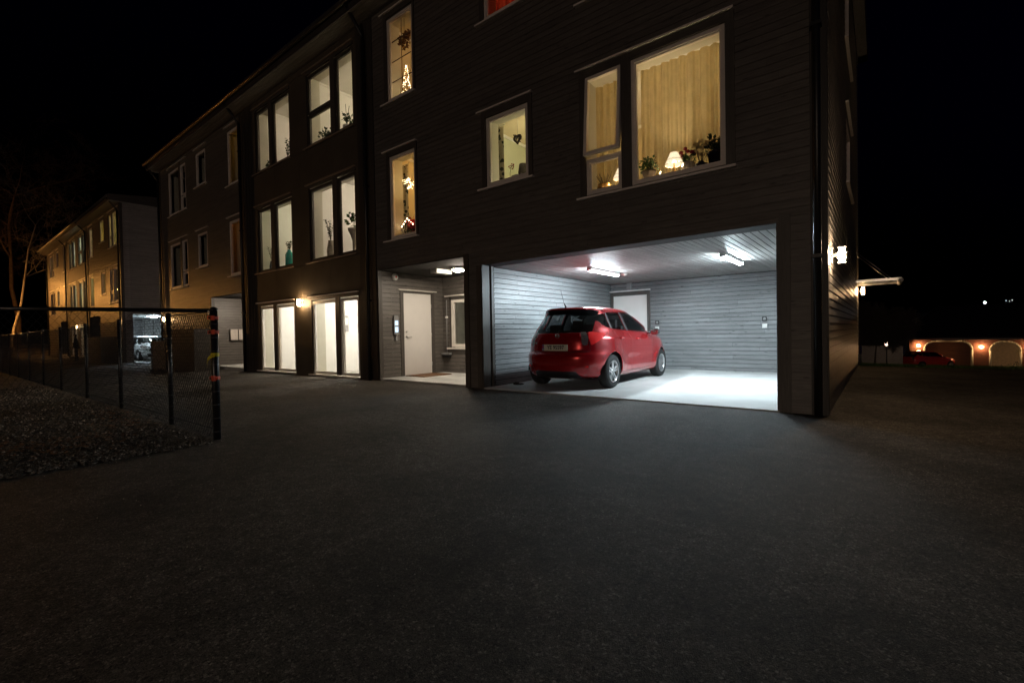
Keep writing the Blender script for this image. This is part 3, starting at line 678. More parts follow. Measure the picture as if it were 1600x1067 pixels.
def wheel(par, x, y, rad, side):
    t = MB(); w = .098
    t.lathe([(rad*.66,-w),(rad*.80,-w*1.05),(rad*.95,-w*.95),(rad,-w*.62),(rad,w*.62),(rad*.95,w*.95),(rad*.80,w*1.05),(rad*.66,w)], 40, axis='x')
    tr = MB(); tr = t
    for k in range(46):  # tread blocks
        a = 2*math.pi*k/46
        for s_ in (-1, 1):
            a2 = a+(.03 if s_ > 0 else 0)
            p = lambda xx, r, aa: (xx, r*math.cos(aa), r*math.sin(aa))
            t.face([p(s_*.012,rad+.004,a2), p(s_*w*.6,rad+.003,a2+.02), p(s_*w*.6,rad+.003,a2+.10), p(s_*.012,rad+.004,a2+.08)])
    wh = t.build('wheel', TYRE, par, (x, y, rad)); wh.rotation_euler = (0, 0, 0 if side > 0 else math.pi)
    r = MB(); R0 = rad*.68
    r.lathe([(R0,.02),(R0,.088),(R0*.97,.098),(R0*.90,.092),(R0*.86,.06),(R0*.86,-.03)], 40, axis='x')
    r.lathe([(.001,.072),(.030,.070),(.036,.05),(.036,.0)], 18, axis='x')
    for k in range(5):
        for da in (-.17, .17):
            a = 2*math.pi*k/5+.3; d0 = Vector((0, math.cos(a), math.sin(a))); d1 = Vector((0, math.cos(a+da), math.sin(a+da))); tn = Vector((0, -math.sin(a+da*.6), math.cos(a+da*.6)))
            for hw in (.016,):
                p0, p1 = d0*.028+tn*(.02*(1 if da > 0 else -1)), d1*R0*.90
                q = [p0-tn*hw, p0+tn*hw, p1+tn*hw*1.05, p1-tn*hw*1.05]
                X = Vector((1,0,0)); r.face([v+X*xx for v, xx in zip(q, (.070,.070,.084,.084))]); 
                r.face([q[0]+X*.07, q[3]+X*.084, q[3]+X*.045, q[0]+X*.03]); r.face([q[1]+X*.07, q[1]+X*.03, q[2]+X*.045, q[2]+X*.084])
    r.build('rim', ALLOY, wh)
    b = MB(); b.lathe([(.001,.022),(R0*.80,.022),(R0*.80,-.02),(R0*.95,-.03)], 30, axis='x'); b.build('brake_disc', BLACKM, wh)
    return wh
_proto = []
def make_car(name, label, cat, col, loc, rz, group=None, plate=True, sx=1., sz=1.):
    par = thing(name, label, cat, loc, rz, group)
    RA, FA, WR = .75, 3.24, .305
    bm = body_mesh()
    Y, X, Z = Vector((0,1,0)), Vector((1,0,0)), Vector((0,0,1))
    side = lambda s_: (lambda f: f.normal.x*s_ > .25 and f.calc_center_median().x*s_ > .3)
    bm.normal_update()
    arch = lambda yc, r: [(yc+r*math.cos(k*math.pi/16), .30+r*math.sin(k*math.pi/16)) for k in range(32)]
    QG = [(.475,1.305),(.60,1.335),(.885,1.378),(.83,1.09),(.70,1.125)]
    RG = [(.955,1.388),(1.475,1.405),(1.475,1.045),(.895,1.078)]
    FG = [(1.575,1.408),(1.98,1.405),(2.16,1.37),(2.60,1.03),(2.60,.992),(1.575,1.04)]
    PIL = [(.44,1.315),(.88,1.40),(1.2,1.418),(1.93,1.420),(2.12,1.375),(2.72,1.0),(2.62,.968),(1.5,1.022),(.80,1.075),(.68,1.105)]
    for s_ in (1, -1):
        c = side(s_)
        for yc in (RA, FA): cut(bm, arch(yc, .365), Y, X, lambda f, s_=s_: f.calc_center_median().x*s_ > .45 and abs(f.normal.x) > .05, 9)
        for g, mi in ((QG, 2), (RG, 2), (FG, 1)): cut(bm, g, Y, X, c, mi)
        for q in strip([(1.475,1.045),(1.475,1.405)], .001): pass
        cut(bm, [(1.478,1.405),(1.572,1.405),(1.572,1.04),(1.478,1.045)], Y, X, c, 3)
        cut(bm, [(.89,1.38),(.95,1.388),(.89,1.08),(.835,1.092)], Y, X, c, 3)
        for pl in ([(.93,1.05),(.96,.95),(1.05,.80),(1.12,.62),(1.14,.45),(1.14,.27)], [(1.53,1.03),(1.60,.85),(1.62,.60),(1.60,.27)], [(2.60,.97),(2.65,.85),(2.66,.60),(2.64,.40),(2.58,.27)], [(1.14,.27),(2.58,.27)], [(.36,.55),(.47,.64)]):
            for q in strip(pl, .0085): cut(bm, q, Y, X, c, 3)
        dg = Vector((s_*.7071, .7071, 0)); ax = Vector((.7071*s_, -.7071, 0)); cc = lambda f, s_=s_: f.calc_center_median().x*s_ > .45 and f.calc_center_median().y < .85
        k = .7071
        T1 = [(.69*k,.795),(.665*k,.84),(.675*k,1.03),(.80*k,1.035),(.84*k,.93),(.80*k,.80)]
        T2 = [(.80*k,.80),(.84*k,.93),(.80*k,1.035),(1.10*k,1.02),(1.44*k,.985),(1.12*k,.87),(.98*k,.80)]
        cut(bm, T1, dg, ax, cc, 5); cut(bm, T2, dg, ax, cc, 4)
        # headlights
        dg2 = Vector((s_*.7071, -.7071, 0)); ax2 = Vector((.7071*s_, .7071, 0)); c2 = lambda f, s_=s_: f.calc_center_median().x*s_ > .35 and f.calc_center_median().y > 3.2
        cut(bm, [(-3.35*k,.72),(-3.20*k,.86),(-2.72*k,.92),(-2.55*k,.93),(-2.70*k,.80),(-3.0*k,.70)], dg2, ax2, c2, 5)
    rr = lambda f: f.normal.y < -.2 and f.calc_center_median().y < .9
    cut(bm, [(-.61,1.045),(-.55,1.02),(.55,1.02),(.61,1.045),(.605,1.10),(.555,1.415),(.48,1.443),(-.48,1.443),(-.555,1.415),(-.605,1.10)], X, Y, rr, 2)
    for q in strip([(-.63,.70),(-.60,1.02)], .007)+strip([(.63,.70),(.60,1.02)], .007)+strip([(-.63,.685),(.63,.685)], .009): cut(bm, q, X, Y, rr, 3)
    cut(bm, [(-.50,.20),(-.42,.335),(.42,.335),(.50,.20)], X, Y, rr, 6)
    ff = lambda f: f.normal.y > .15 and f.calc_center_median().y > 1.6
    cut(bm, [(-.70,1.035),(-.70,1.045),(-.56,1.40),(.56,1.40),(.70,1.045),(.70,1.035)], X, Y, ff, 1)
    cut(bm, [(-.48,.56),(-.42,.76),(.42,.76),(.48,.56)], X, Y, ff, 6); cut(bm, [(-.50,.25),(-.55,.42),(.55,.42),(.50,.25)], X, Y, ff, 6)
    bmesh.ops.delete(bm, geom=[f for f in bm.faces if f.material_index == 9 or f.calc_center_median().z < .1], context='FACES')
    def extract(mis, off):
        nb = bm.copy(); nb.normal_update()
        bmesh.ops.delete(nb, geom=[f for f in nb.faces if f.material_index not in mis], context='FACES'); nb.normal_update()
        for v in nb.verts: v.co -= v.normal*off
        return nb
    def link(b, nm, mats, parent, flat=True):
        if flat:
            for f in b.faces: f.material_index = 0 if flat is True else f.material_index
        me = bpy.data.meshes.new(nm); b.to_mesh(me); b.free()
        for m in mats: me.materials.append(m)
        o = bpy.data.objects.new(nm, me); COL.objects.link(o); o.parent = parent; return o
    gls = {}
    for mi, nm, m in ((1,'window',CARGL),(2,'window',CARGD),(4,'tail_light',REDLENS)):
        e = extract([mi], .004 if mi < 4 else -.004)
        # every pane is a mesh of its own
        e.faces.ensure_lookup_table(); seen = set(); isl = []
        for f in e.faces:
            if f in seen: continue
            st = [f]; comp = []; seen.add(f)
            while st:
                g = st.pop(); comp.append(g)
                for ed in g.edges:
                    for h in ed.link_faces:
                        if h not in seen: seen.add(h); st.append(h)
            isl.append(comp)
        for comp in isl:
            if len(comp) < 4: continue
            vs = list({v for f in comp for v in f.verts}); ix = {v: i for i, v in enumerate(vs)}
            me = bpy.data.meshes.new(nm); me.from_pydata([v.co[:] for v in vs], [], [[ix[v] for v in f.verts] for f in comp]); me.materials.append(m)
            me.polygons.foreach_set('use_smooth', [True]*len(me.polygons)); ob = bpy.data.objects.new(nm, me); COL.objects.link(ob); ob.parent = par
            cen = sum((v.co for v in vs), Vector())/len(vs); ob.name = nm if mi != 1 or cen.y < 2.6 or abs(cen.x) > .3 else 'windscreen'
            if mi == 2 and abs(cen.x) < .3: ob.name = 'rear_window'
        e.free()
    e = extract([5], -.003)
    for s_ in (1, -1):
        for nm, lo, hi in (('tail_light',-1,1.5),('headlight',1.5,9)):
            h = e.copy(); bmesh.ops.delete(h, geom=[f for f in h.faces if not (f.calc_center_median().x*s_ > 0 and lo < f.calc_center_median().y < hi)], context='FACES')
            if len(h.faces): link(h, nm, [CLEARL], par)
            else: h.free()
    e.free()
    bmesh.ops.delete(bm, geom=[f for f in bm.faces if f.material_index in (1,2,4,5)], context='FACES')
    for f in bm.faces: f.material_index = {0:0, 3:1, 6:1}.get(f.material_index, 0)
    body = link(bm, 'body', [col, BLACKP, INTR, INTR], par, flat=False)
    so = body.modifiers.new('shell', 'SOLIDIFY'); so.thickness = .022; so.offset = -1; so.material_offset = 2; so.material_offset_rim = 0
    # floor pan, inner arches, interior
    m = MB(); m.box(-.62, .62, .30, 3.80, .19, .24); m.box(-.60,.60,1.15,2.75,.24,.30)
    for yc in (RA, FA):
        for s_ in (1, -1):
            pts = [(yc+.385*math.cos(a), .30+.385*math.sin(a)) for a in [math.pi*k/14-.25*(1 if 0 else 0) for k in range(15)]]
            for (a, c), (d, e2) in zip(pts, pts[1:]): m.face([(s_*.80,a,c),(s_*.80,d,e2),(s_*.48,d,e2),(s_*.48,a,c)])
            m.face([(s_*.48,a,c) for a, c in pts])
    m.tube([(.28,.10,.235),(.28,.55,.24)], .032, 10); m.build('underbody', INTR, par)
    def seat(x, y, w_, head=True):
        q = MB(); dz = -.12 if w_ > .7 else -.03; q.box(x-w_/2, x+w_/2, y, y+.48, .42, .56); 
        for i in range(6):
            z = .55+i*.10*(1+dz/.6); q.box(x-w_/2+i*.008, x+w_/2-i*.008, y-.02-i*.03, y+.10-i*.03, z, z+.105)
        for hx in ([x] if w_ < .7 else [x-.38, x+.38]):
            q.box(hx-.125, hx+.125, y-.26, y-.17, 1.13+dz, 1.29+dz); q.tube([(hx-.05,y-.2,1.05+dz),(hx-.05,y-.2,1.15+dz)], .008, 6); q.tube([(hx+.05,y-.2,1.05+dz),(hx+.05,y-.2,1.15+dz)], .008, 6)
        o = q.build('seat', INTR, par); bv = o.modifiers.new('soft', 'BEVEL'); bv.width = .03; bv.segments = 2
    seat(-.36, 1.85, .48); seat(.36, 1.85, .48); seat(0, .98, 1.22)
    q = MB(); q.box(-.70, .70, 2.62, 3.05, .62, .93); q.lathe([(.17,-.012),(.185,0),(.17,.012)], 24, (-.36,2.48,.86), axis='y'); q.build('dashboard', INTR, par)
    # door furniture
    for s_ in (1, -1):
        for (y, z) in ((1.09,.905),(1.88,.875)):
            h = MB(); x = s_*(.838+.012); h.tube([(x-s_*.012,y-.09,z),(x+s_*.022,y-.06,z+.003),(x+s_*.024,y+.05,z),(x-s_*.012,y+.085,z-.002)], [.012,.017,.015,.011], 8); h.build('door_handle', col, par)
        h = MB(); x = s_*.80
        prof = [(0,.055),(.03,.085),(.09,.092),(.15,.080),(.19,.045)]
        vs = []
        for (dx_, hh) in prof:
            for k in range(12):
                a = 2*math.pi*k/12; vs.append((x+s_*(.05+dx_), 2.56+.05*math.cos(a)*(hh/.09), 1.005+hh*.82*math.sin(a)))
        fs = [(i*12+k, i*12+(k+1) % 12, (i+1)*12+(k+1) % 12, (i+1)*12+k) for i in range(4) for k in range(12)]+[tuple(range(12)), tuple(48+k for k in range(12))]
        h.idx(vs, fs); h.tube([(x-s_*.03,2.58,.985),(x+s_*.08,2.56,.985)], .022, 8)
        mo = h.build('wing_mirror', BLACKP, par)
        g = MB(); g.face([(x+s_*.075,2.512,.945),(x+s_*.215,2.515,.95),(x+s_*.215,2.515,1.05),(x+s_*.075,2.512,1.065)]); g.build('mirror_glass', CHROME, mo)
    q = MB(); q.tube([(0,.50,1.50),(0,.47,1.53),(-.0,.43,1.57)], [.020,.014,.008], 8); q.tube([(0,.43,1.57),(0,.32,1.80)], [.003,.0015], 6); q.build('aerial', BLACKP, par)
    # badge ring, plate recess, reflectors, wiper cap
    q = MB(); n = 24
    for k in range(n):
        a, c = 2*math.pi*k/n, 2*math.pi*(k+1)/n
        q.tube([(.04+.040*math.cos(a),.108,.965+.036*math.sin(a)),(.04+.040*math.cos(c),.108,.965+.036*math.sin(c))], .0065, 6)
    q.box(-.012, .092, .100, .110, .957, .973); q.build('badge', CHROME, par)
    if plate:
        q = MB(); q.box(-.265, .265, .058, .080, .70, .812); pb = q.build('number_plate', PLATE, par)
        q = MB(); q.box(-.264, -.222, .055, .058, .702, .810); q.build('country_band', BLUE, pb)
        text_mesh('N', .035, 'country_letter', PLATE, pb, (-.243,.0545,.722), (R(90),0,0))
        for k in range(1):
            q = MB(); q.box(-.256,-.230,.053,.055,.755,.785); q.face([(-.249,.0528,.755),(-.245,.0528,.755),(-.245,.0528,.785),(-.249,.0528,.785)],1); q.face([(-.256,.0526,.768),(-.230,.0526,.768),(-.230,.0526,.772),(-.256,.0526,.772)],1); q.build('flag', [REDLENS, BLUE], pb)
        text_mesh('YE 95597', .098, 'plate_text', INK, pb, (.022,.0565,.757), (R(90),0,0), .93)
        q = MB(); q.box(-.30,.30,.064,.082,.818,.835); q.build('plate_light_bar', col, par)
        text_mesh('note', .06, 'badge_text', CHROME, par, (-.47,.118,.845), (R(90),0,R(-8)))
    for s_ in (1, -1):
        q = MB(); q.box(-.05, .05, -.004, .02, -.016, .016); o = q.build('reflector', REDLENS, par, (s_*.585,.142,.42)); o.rotation_euler = (0,0,s_*R(27)); 
    q = MB(); q.tube([(.0,.20,1.035),(.05,.175,1.05),(.30,.195,1.06)], .008, 6); q.build('wiper', BLACKP, par)
    for yc in (RA, FA):
        for s_ in (1, -1): wheel(par, s_*.735, yc, WR, s_)
    return par
RED = paint('red_paint', (.41,.007,.011), .4)
RED2 = paint('scarlet_paint', (.85,.06,.04), .05); WHT = paint('silver_white_paint', (.72,.74,.75), .1)
yaw = R(1.2)
ax_, ay_ = -4.645, 1.11
make_car('parked_car', 'red five-door hatchback parked in the lit carport, seen from behind', 'car', RED, (ax_+.75*math.sin(yaw), ay_-.75*math.cos(yaw), .022), yaw)
bpy.data.objects['parked_car'].rotation_euler[0] = .004

# ------------------------------------------------------------------ lamps
def tube_lamp(x, y, label, p=58):
    t = thing('fluorescent_lamp', label, 'ceiling lamp', (x, y, 2.372), 0, 'fluorescent lamps on the carport ceiling')
    b = MB(); b.box(-.055,.055,-.64,.64,-.022,0); b.box(-.042,.042,-.63,.63,-.0505,-.022); b.box(-.05,.05,-.65,-.635,-.075,0); b.box(-.05,.05,.635,.65,-.075,0); b.build('housing', WHITEP, t)
    b = MB(); pr = [(-.04,-.05),(-.036,-.066),(-.022,-.078),(.022,-.078),(.036,-.066),(.04,-.05)]
    for (a, c), (d, e) in zip(pr, pr[1:]): b.face([(a,-.63,c),(a,.63,c),(d,.63,e),(d,-.63,e)])
    b.build('diffuser', emis('tube_light', COLD, p/(math.pi*.17)), t); return t
tube_lamp(-4.66, 2.45, 'glowing white fluorescent batten above the red hatchback', 122)
tube_lamp(-2.13, 2.55, 'glowing white fluorescent batten above the empty side of the carport', 118)
b = MB(); b.lathe([(.075,0),(.07,-.03),(.02,-.05),(.001,-.052)], 16); tag(b.build('smoke_detector', WHITEP, loc=(-4.60,3.32,2.372)), 'small round white detector on the carport ceiling behind the left batten', 'smoke detector')
t = thing('ceiling_globe', 'round glowing ceiling lamp in the entrance recess', 'ceiling lamp', (-7.55, .95, 2.582))
b = MB(); b.lathe([(.13,0),(.15,-.05),(.15,-.058),(.135,-.056)], 24); b.build('rim', WHITEP, t)
b = MB(); b.lathe([(.135,-.055),(.125,-.075),(.085,-.095),(.04,-.104),(.001,-.105)], 24); b.build('diffuser', emis('globe_light', (1,.86,.68), 36/(math.pi*.075)), t)
b = MB(); b.box(-.09,.09,-.22,.22,-.09,0); b.box(-.11,.11,-.235,-.215,-.1,0); b.box(-.11,.11,.215,.235,-.1,0)
tag(b.build('heater_box', WHITEP, loc=(-8.12,.95,2.582)), 'unlit white rectangular box fixed to the entrance recess ceiling', 'ceiling fixture')
b = MB(); b.lathe([(.14,0),(.13,-.05),(.06,-.09),(.001,-.095)], 20); tag(b.build('ceiling_globe', emis('globe_light_far', (1,.84,.66), 30/(math.pi*.08)), loc=(-17.6,.9,2.582)), 'ceiling lamp inside the mailbox recess, hidden behind the pillar', 'ceiling lamp')
def wall_lamp(label, loc, out, p, c=(1,.62,.30), group=None, open_=True):
    """louvred cylinder: glowing core behind three dark rings; out = unit vector away from the wall"""
    t = thing('wall_lamp', label, 'wall lamp', loc, math.atan2(out[1], out[0]), group)
    b = MB(); b.box(-.0,.012,-.05,.05,-.10,.10); b.box(.01,.075,-.018,.018,-.02,.02); b.build('bracket', GREYP, t)
    b = MB(); b.lathe([(.001,.135),(.046,.10),(.046,.09)] if not open_ else [(.046,.10),(.046,.09)], 20, (.115,0,0))
    for z in (.032, -.032): b.lathe([(.048,z+.009),(.050,z),(.048,z-.009)], 20, (.115,0,0))
    b.lathe([(.046,-.09),(.046,-.10)], 20, (.115,0,0))
    for a in (.8, 2.4, 4., 5.5): b.tube([(.115+.047*math.cos(a),.047*math.sin(a),-.10),(.115+.047*math.cos(a),.047*math.sin(a),.10)], .005, 6)
    b.build('louvre', GREYP, t)
    b = MB(); b.lathe([(.001,-.088),(.036,-.088),(.036,.088),(.001,.088)], 18, (.115,0,0)); b.build('glow', emis('lamp_glow', c, p/(math.pi*.05)), t); return t
WL = 'louvred wall lamps on the buildings'
wall_lamp('lit wall lamp between the two bright ground-floor stair windows', (-12.78,-.004,2.02), (0,-1), 21.0, group=WL)
wall_lamp('lit wall lamp nearest the corner on the side wall of the near building', (-.498,.57,1.97), (1,0), 42, (1,.72,.46), WL)
wall_lamp('lit wall lamp under the glass canopy at the far end of the side wall', (-.498,9.25,2.03), (1,0), 20, group=WL)
wall_lamp('lit wall lamp at the left corner of the near building, above the bins', (-24.72,.003,1.96), (0,-1), 11, (1,.60,.26), WL)
wall_lamp('added unseen lamp on the hidden left gable of the near building', (-25.175,2.6,2.6), (-1,0), 75, (1,.80,.66), WL)  # added out of view to brighten the end wall of the distant building
wall_lamp('lit wall lamp at the right corner of the distant building', (-32.3,.003,2.06), (0,-1), 7, (1,.62,.28), WL)
wall_lamp('faint wall lamp between the stair windows of the distant building', (-43.53,-.004,2.05), (0,-1), 4, group=WL)

# ------------------------------------------------------------------ things round the entrance and carport
b = MB(); b.lathe([(.085,0),(.085,.03),(.06,.055),(.001,.06)], 20, axis='x'); o = b.build('alarm_sounder', WHITEP, loc=(-9.252,.47,2.47)); tag(o, 'round white alarm sounder high on the entrance wall', 'alarm')
b = MB(); b.lathe([(.001,.064),(.02,.063),(.024,.060)], 12, axis='x'); b.build('lens', REDLENS, o)
t = thing('door_entry_panel', 'grey entry panel with lit blue buttons beside the white door', 'entry panel', (-9.252,.46,1.30))
b = MB(); b.box(0,.05,-.07,.07,-.22,.20); b.box(.012,.045,-.06,.06,.20,.24); b.build('case', GREYP, t)
b = MB(); b.box(.05,.054,-.045,.045,.00,.11); b.box(.05,.054,-.045,.045,-.17,-.04); b.build('display', emis('panel_glow', (.55,.75,1.), .9), t)
t = thing('key_safe', 'small dark key safe below the entry panel', 'key safe', (-9.252,.47,.985)); b = MB(); b.box(0,.04,-.035,.035,-.06,.05); b.build('case', GREYP, t); b = MB(); b.tube([(.03,-.02,.05),(.03,-.02,.09),(.03,.02,.09),(.03,.02,.05)], .006, 6); b.build('shackle', METAL, t)
b = MB(); b.box(-.35,.35,-.45,.45,0,.016); tag(b.build('doormat', plain('coir_mat', (.17,.085,.04), .95, var=.3, scale=60, bump=.6, bscale=200), loc=(-8.88,1.17,.046)), 'brown coir doormat in front of the white entrance door', 'doormat')
t = thing('push_broom', 'broom with a wide dark head hanging on the back wall of the entrance', 'broom', (-9.08,2.0,.55))
b = MB(); b.tube([(0,0,.02),(0,.015,1.42)], .014, 8); b.build('pole', GREYP, t); b = MB(); b.box(-.15,.15,-.07,.03,-.03,.02); b.build('head', GREYP, t)
b = MB()
for i in range(60): x = U(-.145,.145); y = U(-.065,.02); b.tube([(x,y,-.03),(x+U(-.01,.01),y+U(-.01,.01),-.10)], .005, 4)
b.build('bristles', BLACKP, t); b = MB(); b.box(-.03,.03,-.02,.03,.94,.99); b.build('clip', WHITEP, t)
b = MB(); b.box(-.035,.035,-.03,0,-.045,.045); tag(b.build('doorbell', WHITEP, loc=(-9.62,-.012,1.22)), 'small white doorbell box on the dark boards right of the stair windows', 'doorbell')
def outlet(x, z, dark, lab):
    b = MB(); b.box(-.05,.05,-.035,0,-.05,.05); o = b.build('wall_socket', BLACKP if dark else WHITEP, loc=(x,5.448,z)); tag(o, lab, 'socket', 'sockets on the carport back wall')
    c = MB()
    if dark: c.lathe([(.001,-.045),(.032,-.045),(.034,-.03)], 16, axis='y')
    else: c.box(-.042,.042,-.043,-.036,-.015,.042)
    c.build('cover', GREYP if dark else WHITEP, o)
outlet(-4.65, 1.27, True, 'black outlet on the carport back wall just right of the storage door'); outlet(-4.66, 1.11, False, 'white socket on the back wall just right of the storage door, by the car mirror')
outlet(-2.11, 1.28, True, 'black outlet at the right end of the carport back wall'); outlet(-2.11, 1.12, False, 'white socket at the right end of the carport back wall')
b = MB(); b.box(-.055,.055,-.09,0,-.10,.10); o = b.build('vent_box', GREYP, loc=(-5.42,5.45,2.29)); tag(o, 'grey box above the storage door at the back of the carport', 'vent box'); 
def lost_glove():
    b = MB(); b.tube([(0,0,.02),(.05,.02,.03),(.11,.03,.022)], [.02,.035,.025], 8)
    for k in range(4): b.tube([(.10,.01+.02*k,.022),(.15,.0+.03*k,.018),(.18,-.005+.034*k,.012)], .011, 6)
    o = b.build('dropped_glove', BLACKP, loc=(-5.75,.62,.03)); tag(o, 'dark glove lying on the concrete by the left carport wall', 'glove')
lost_glove()
# mailboxes in the left recess
for i, (y, lab) in enumerate(((.70,'grey mailbox on the recess wall, left of the pair'),(.99,'grey mailbox on the recess wall, right of the pair'))):
    t = thing('mailbox', lab, 'mailbox', (-19.502,y,1.19), 0, 'mailboxes in the left recess'); b = MB(); b.box(0,.13,-.125,.125,-.19,.20); b.build('case', plain('mailbox_paint', (.62,.56,.50), .5), t)
    b = MB(); b.box(.0,.155,-.135,.135,.19,.215); b.build('lid', plain('mailbox_lid', (.55,.5,.45), .5), t); b = MB(); b.box(.13,.134,-.02,.02,.10,.13); b.build('lock', METAL, t)
# bin store and cabinet in front of the left part
def slat_box(name, label, cat, x0, x1, y0, y1, z0, z1, horiz, m):
    t = thing(name, label, cat, ((x0+x1)/2,(y0+y1)/2,z0)); w, d, h = (x1-x0)/2, (y1-y0)/2, z1-z0
    b = MB()
    if horiz:
        n = int(h/.11)
        for i in range(n): a = h*i/n; b.box(-w,w,-d-.02,-d,a+.008,a+h/n-.008); b.box(w,w+.02,-d,d,a+.008,a+h/n-.008); b.box(-w-.02,-w,-d,d,a+.008,a+h/n-.008)
    else:
        n = int(2*w/.10)
        for i in range(n): a = -w+2*w*i/n; b.box(a+.006,a+2*w/n-.006,-d-.02,-d,.04,h,grain=2)
        n = int(2*d/.10)
        for i in range(n): a = -d+2*d*i/n; b.box(w,w+.02,a+.006,a+2*d/n-.006,.04,h,grain=2)
    b.build('slats', m, t)
    b = MB(); b.box(-w+.02,w-.02,-d+.02,d,.03,h-.04); b.build('lining', DARKB, t)
    b = MB(); b.box(-w-.03,w+.03,-d-.03,d+.02,h+.002,h+.035); b.build('top_board', m, t)
    for px in (-w,w):
        for py in (-d,d): b = MB(); b.box(px-.035,px+.035,py-.035,py+.035,-.05,h+.0,grain=2); b.build('corner_post', TRIM, t)
    return t
slat_box('bin_store', 'long dark slatted bin store standing before the left part of the near building', 'bin store', -21.1,-18.45,-.90,-.20,-.12,1.38,True,TRIM)
slat_box('bin_cabinet', 'lower brown slatted cabinet beside the left end of the bin store', 'cabinet', -23.1,-21.35,-.95,-.25,-.14,.98,False,wood('cabinet_wood', (.16,.13,.10), (.27,.23,.19), .5, .4))
slat_box('bin_store', 'slatted bin store far away beside the entrance of the distant building', 'bin store', -36.6,-33.3,-.70,-.10,-.2,1.25,True,TRIM)

# ------------------------------------------------------------------ glass canopy on the gable
t = thing('glass_canopy', 'door canopy with slanting steel stays on the side wall of the near building', 'canopy', (-.5,0,0))
b = MB(); b.box(0,.90,8.16,8.20,2.18,2.245); b.box(0,.90,9.36,9.40,2.18,2.245); b.box(.86,.90,8.20,9.36,2.18,2.245); b.build('frame', METAL, t)
b = MB(); b.box(.01,.86,8.20,9.36,2.215,2.227); b.build('glass', GLASSD, t)
b = MB(); b.tube([(.88,8.14,2.19),(.88,9.42,2.19)], .05, 10); b.build('gutter', DRIP, t)
for y in (8.3, 9.2):
    b = MB(); b.tube([(0.02,y,2.96),(.70,y,2.25)], .011, 8); b.lathe([(.03,0),(.03,.02)], 10, (0.0,y,2.96), axis='x'); b.build('stay', METAL, t)

# ------------------------------------------------------------------ plants, vases, decorations in the windows
LEAF = plain('green_leaf', (.05,.12,.025), .45, var=.4, scale=30)
LEAFD = plain('dark_leaf_green', (.025,.05,.018), .5, var=.4, scale=30)
STEM = plain('twig', (.05,.035,.022), .7)
CLAY = plain('terracotta_dark', (.10,.075,.055), .7); STONEW = plain('stone_pot', (.45,.40,.33), .6, var=.35, scale=35); BLACKG = plain('black_glaze', (.015,.013,.015), .12, coat=1)
ROSE = plain('dark_rose', (.30,.012,.022), .6, var=.3, scale=30); DRIED = plain('dried_flower', (.52,.40,.22), .8, var=.3, scale=30)
TURQ = plain('turquoise_glaze', (.01,.40,.36), .15, coat=1, var=.1); CERAM = plain('striped_ceramic', (.45,.40,.32), .35, var=.35, scale=12); URNW = plain('plaster_urn', (.55,.50,.42), .6)
GOLDP = plain('brass_pot', (.55,.32,.10), .25, metal=.8); RIBBON = plain('red_ribbon', (.45,.015,.02), .6)
def leafy(b, c, r, n, s, m=0, flat=.7, mat_pick=None):
    for i in range(n):
        d = Vector((random.gauss(0,1), random.gauss(0,1), random.gauss(0,flat))); d = d.normalized()*r*random.random()**.45
        p = Vector(c)+d; a = Vector((U(-1,1),U(-1,1),U(-.5,.9))).normalized(); w = a.orthogonal().normalized(); k = s*U(.7,1.3)
        b.face([p, p+a*k*.5+w*k*.33, p+a*k, p+a*k*.5-w*k*.33], m)
def pot(prof, m, name='pot', par=None, n=18): b = MB(); b.lathe(prof, n); return b.build(name, m, par)
def pot_plant(label, loc, r, h, leafm, pr, ph, n, s, pm, group=None):
    t = thing('pot_plant', label, 'pot plant', loc, 0, group); pot([(.001,0),(pr*.72,0),(pr,ph*.82),(pr*1.1,ph*.82),(pr*1.1,ph),(pr*.9,ph),(pr*.9,ph*.8),(.001,ph*.8)], pm, 'pot', t)
    b = MB()
    for i in range(9):
        a = U(0,6.28); q = r*U(.4,1.); b.tube([(0,0,ph*.8),(q*.4*math.cos(a),q*.4*math.sin(a),ph+h*.4),(q*math.cos(a),q*math.sin(a),ph+h*U(.4,1.))], .004, 5, 1)
    leafy(b, (0,0,ph+h*.45), r, n, s); b.build('foliage', [leafm, STEM], t); return t
def twig_vase(label, loc, prof, m, sprigs, hgt, leafm, s=.035, lean=0., cat='vase'):
    t = thing('vase', label, cat, loc); pot(prof, m, 'vase_body', t, 20); top = prof[-1][1]; b = MB()
    for i in range(sprigs):
        a = U(0,6.28); q = U(.05,.16); p = [Vector((0,0,top-.03)), Vector((q*.3*math.cos(a)-lean*.3, q*.3*math.sin(a), top+hgt*.4)), Vector((q*math.cos(a)-lean, q*math.sin(a)*.6, top+hgt*U(.7,1.)))]
        b.tube(p, .0035, 5, 1)
        for k in range(11):
            f = U(.25,1); pt = p[0].lerp(p[1], f*2) if f < .5 else p[1].lerp(p[2], f*2-1); leafy(b, pt, .02, 1, s)
    b.build('sprigs', [leafm, STEM], t); return t
Z1 = 3.30; YS = .24
pot_plant('leafy green plant in a grey pot at the left end of the big window', (-2.74,.21,Z1), .13, .20, LEAF, .095, .16, 130, .055, CLAY)
pot_plant('bushy dark green plant in a black pot at the right end of the big window', (-1.77,.21,Z1), .15, .18, LEAFD, .12, .20, 150, .065, BLACKG)
t = thing('flower_vase', 'dark red roses in a pale stone pot right of the lamp', 'flowers', (-2.16,.22,Z1)); pot([(.001,0),(.07,0),(.095,.06),(.085,.14),(.078,.15)], STONEW, 'vase_body', t)
b = MB(); leafy(b, (0,0,.21), .10, 70, .05); 
for i in range(7): a = i*.9; b.tube([(0,0,.12),(.10*math.cos(a),.06*math.sin(a),.25+.03*(i % 3))], .004, 5)
b.build('foliage', LEAF, t); b = MB()
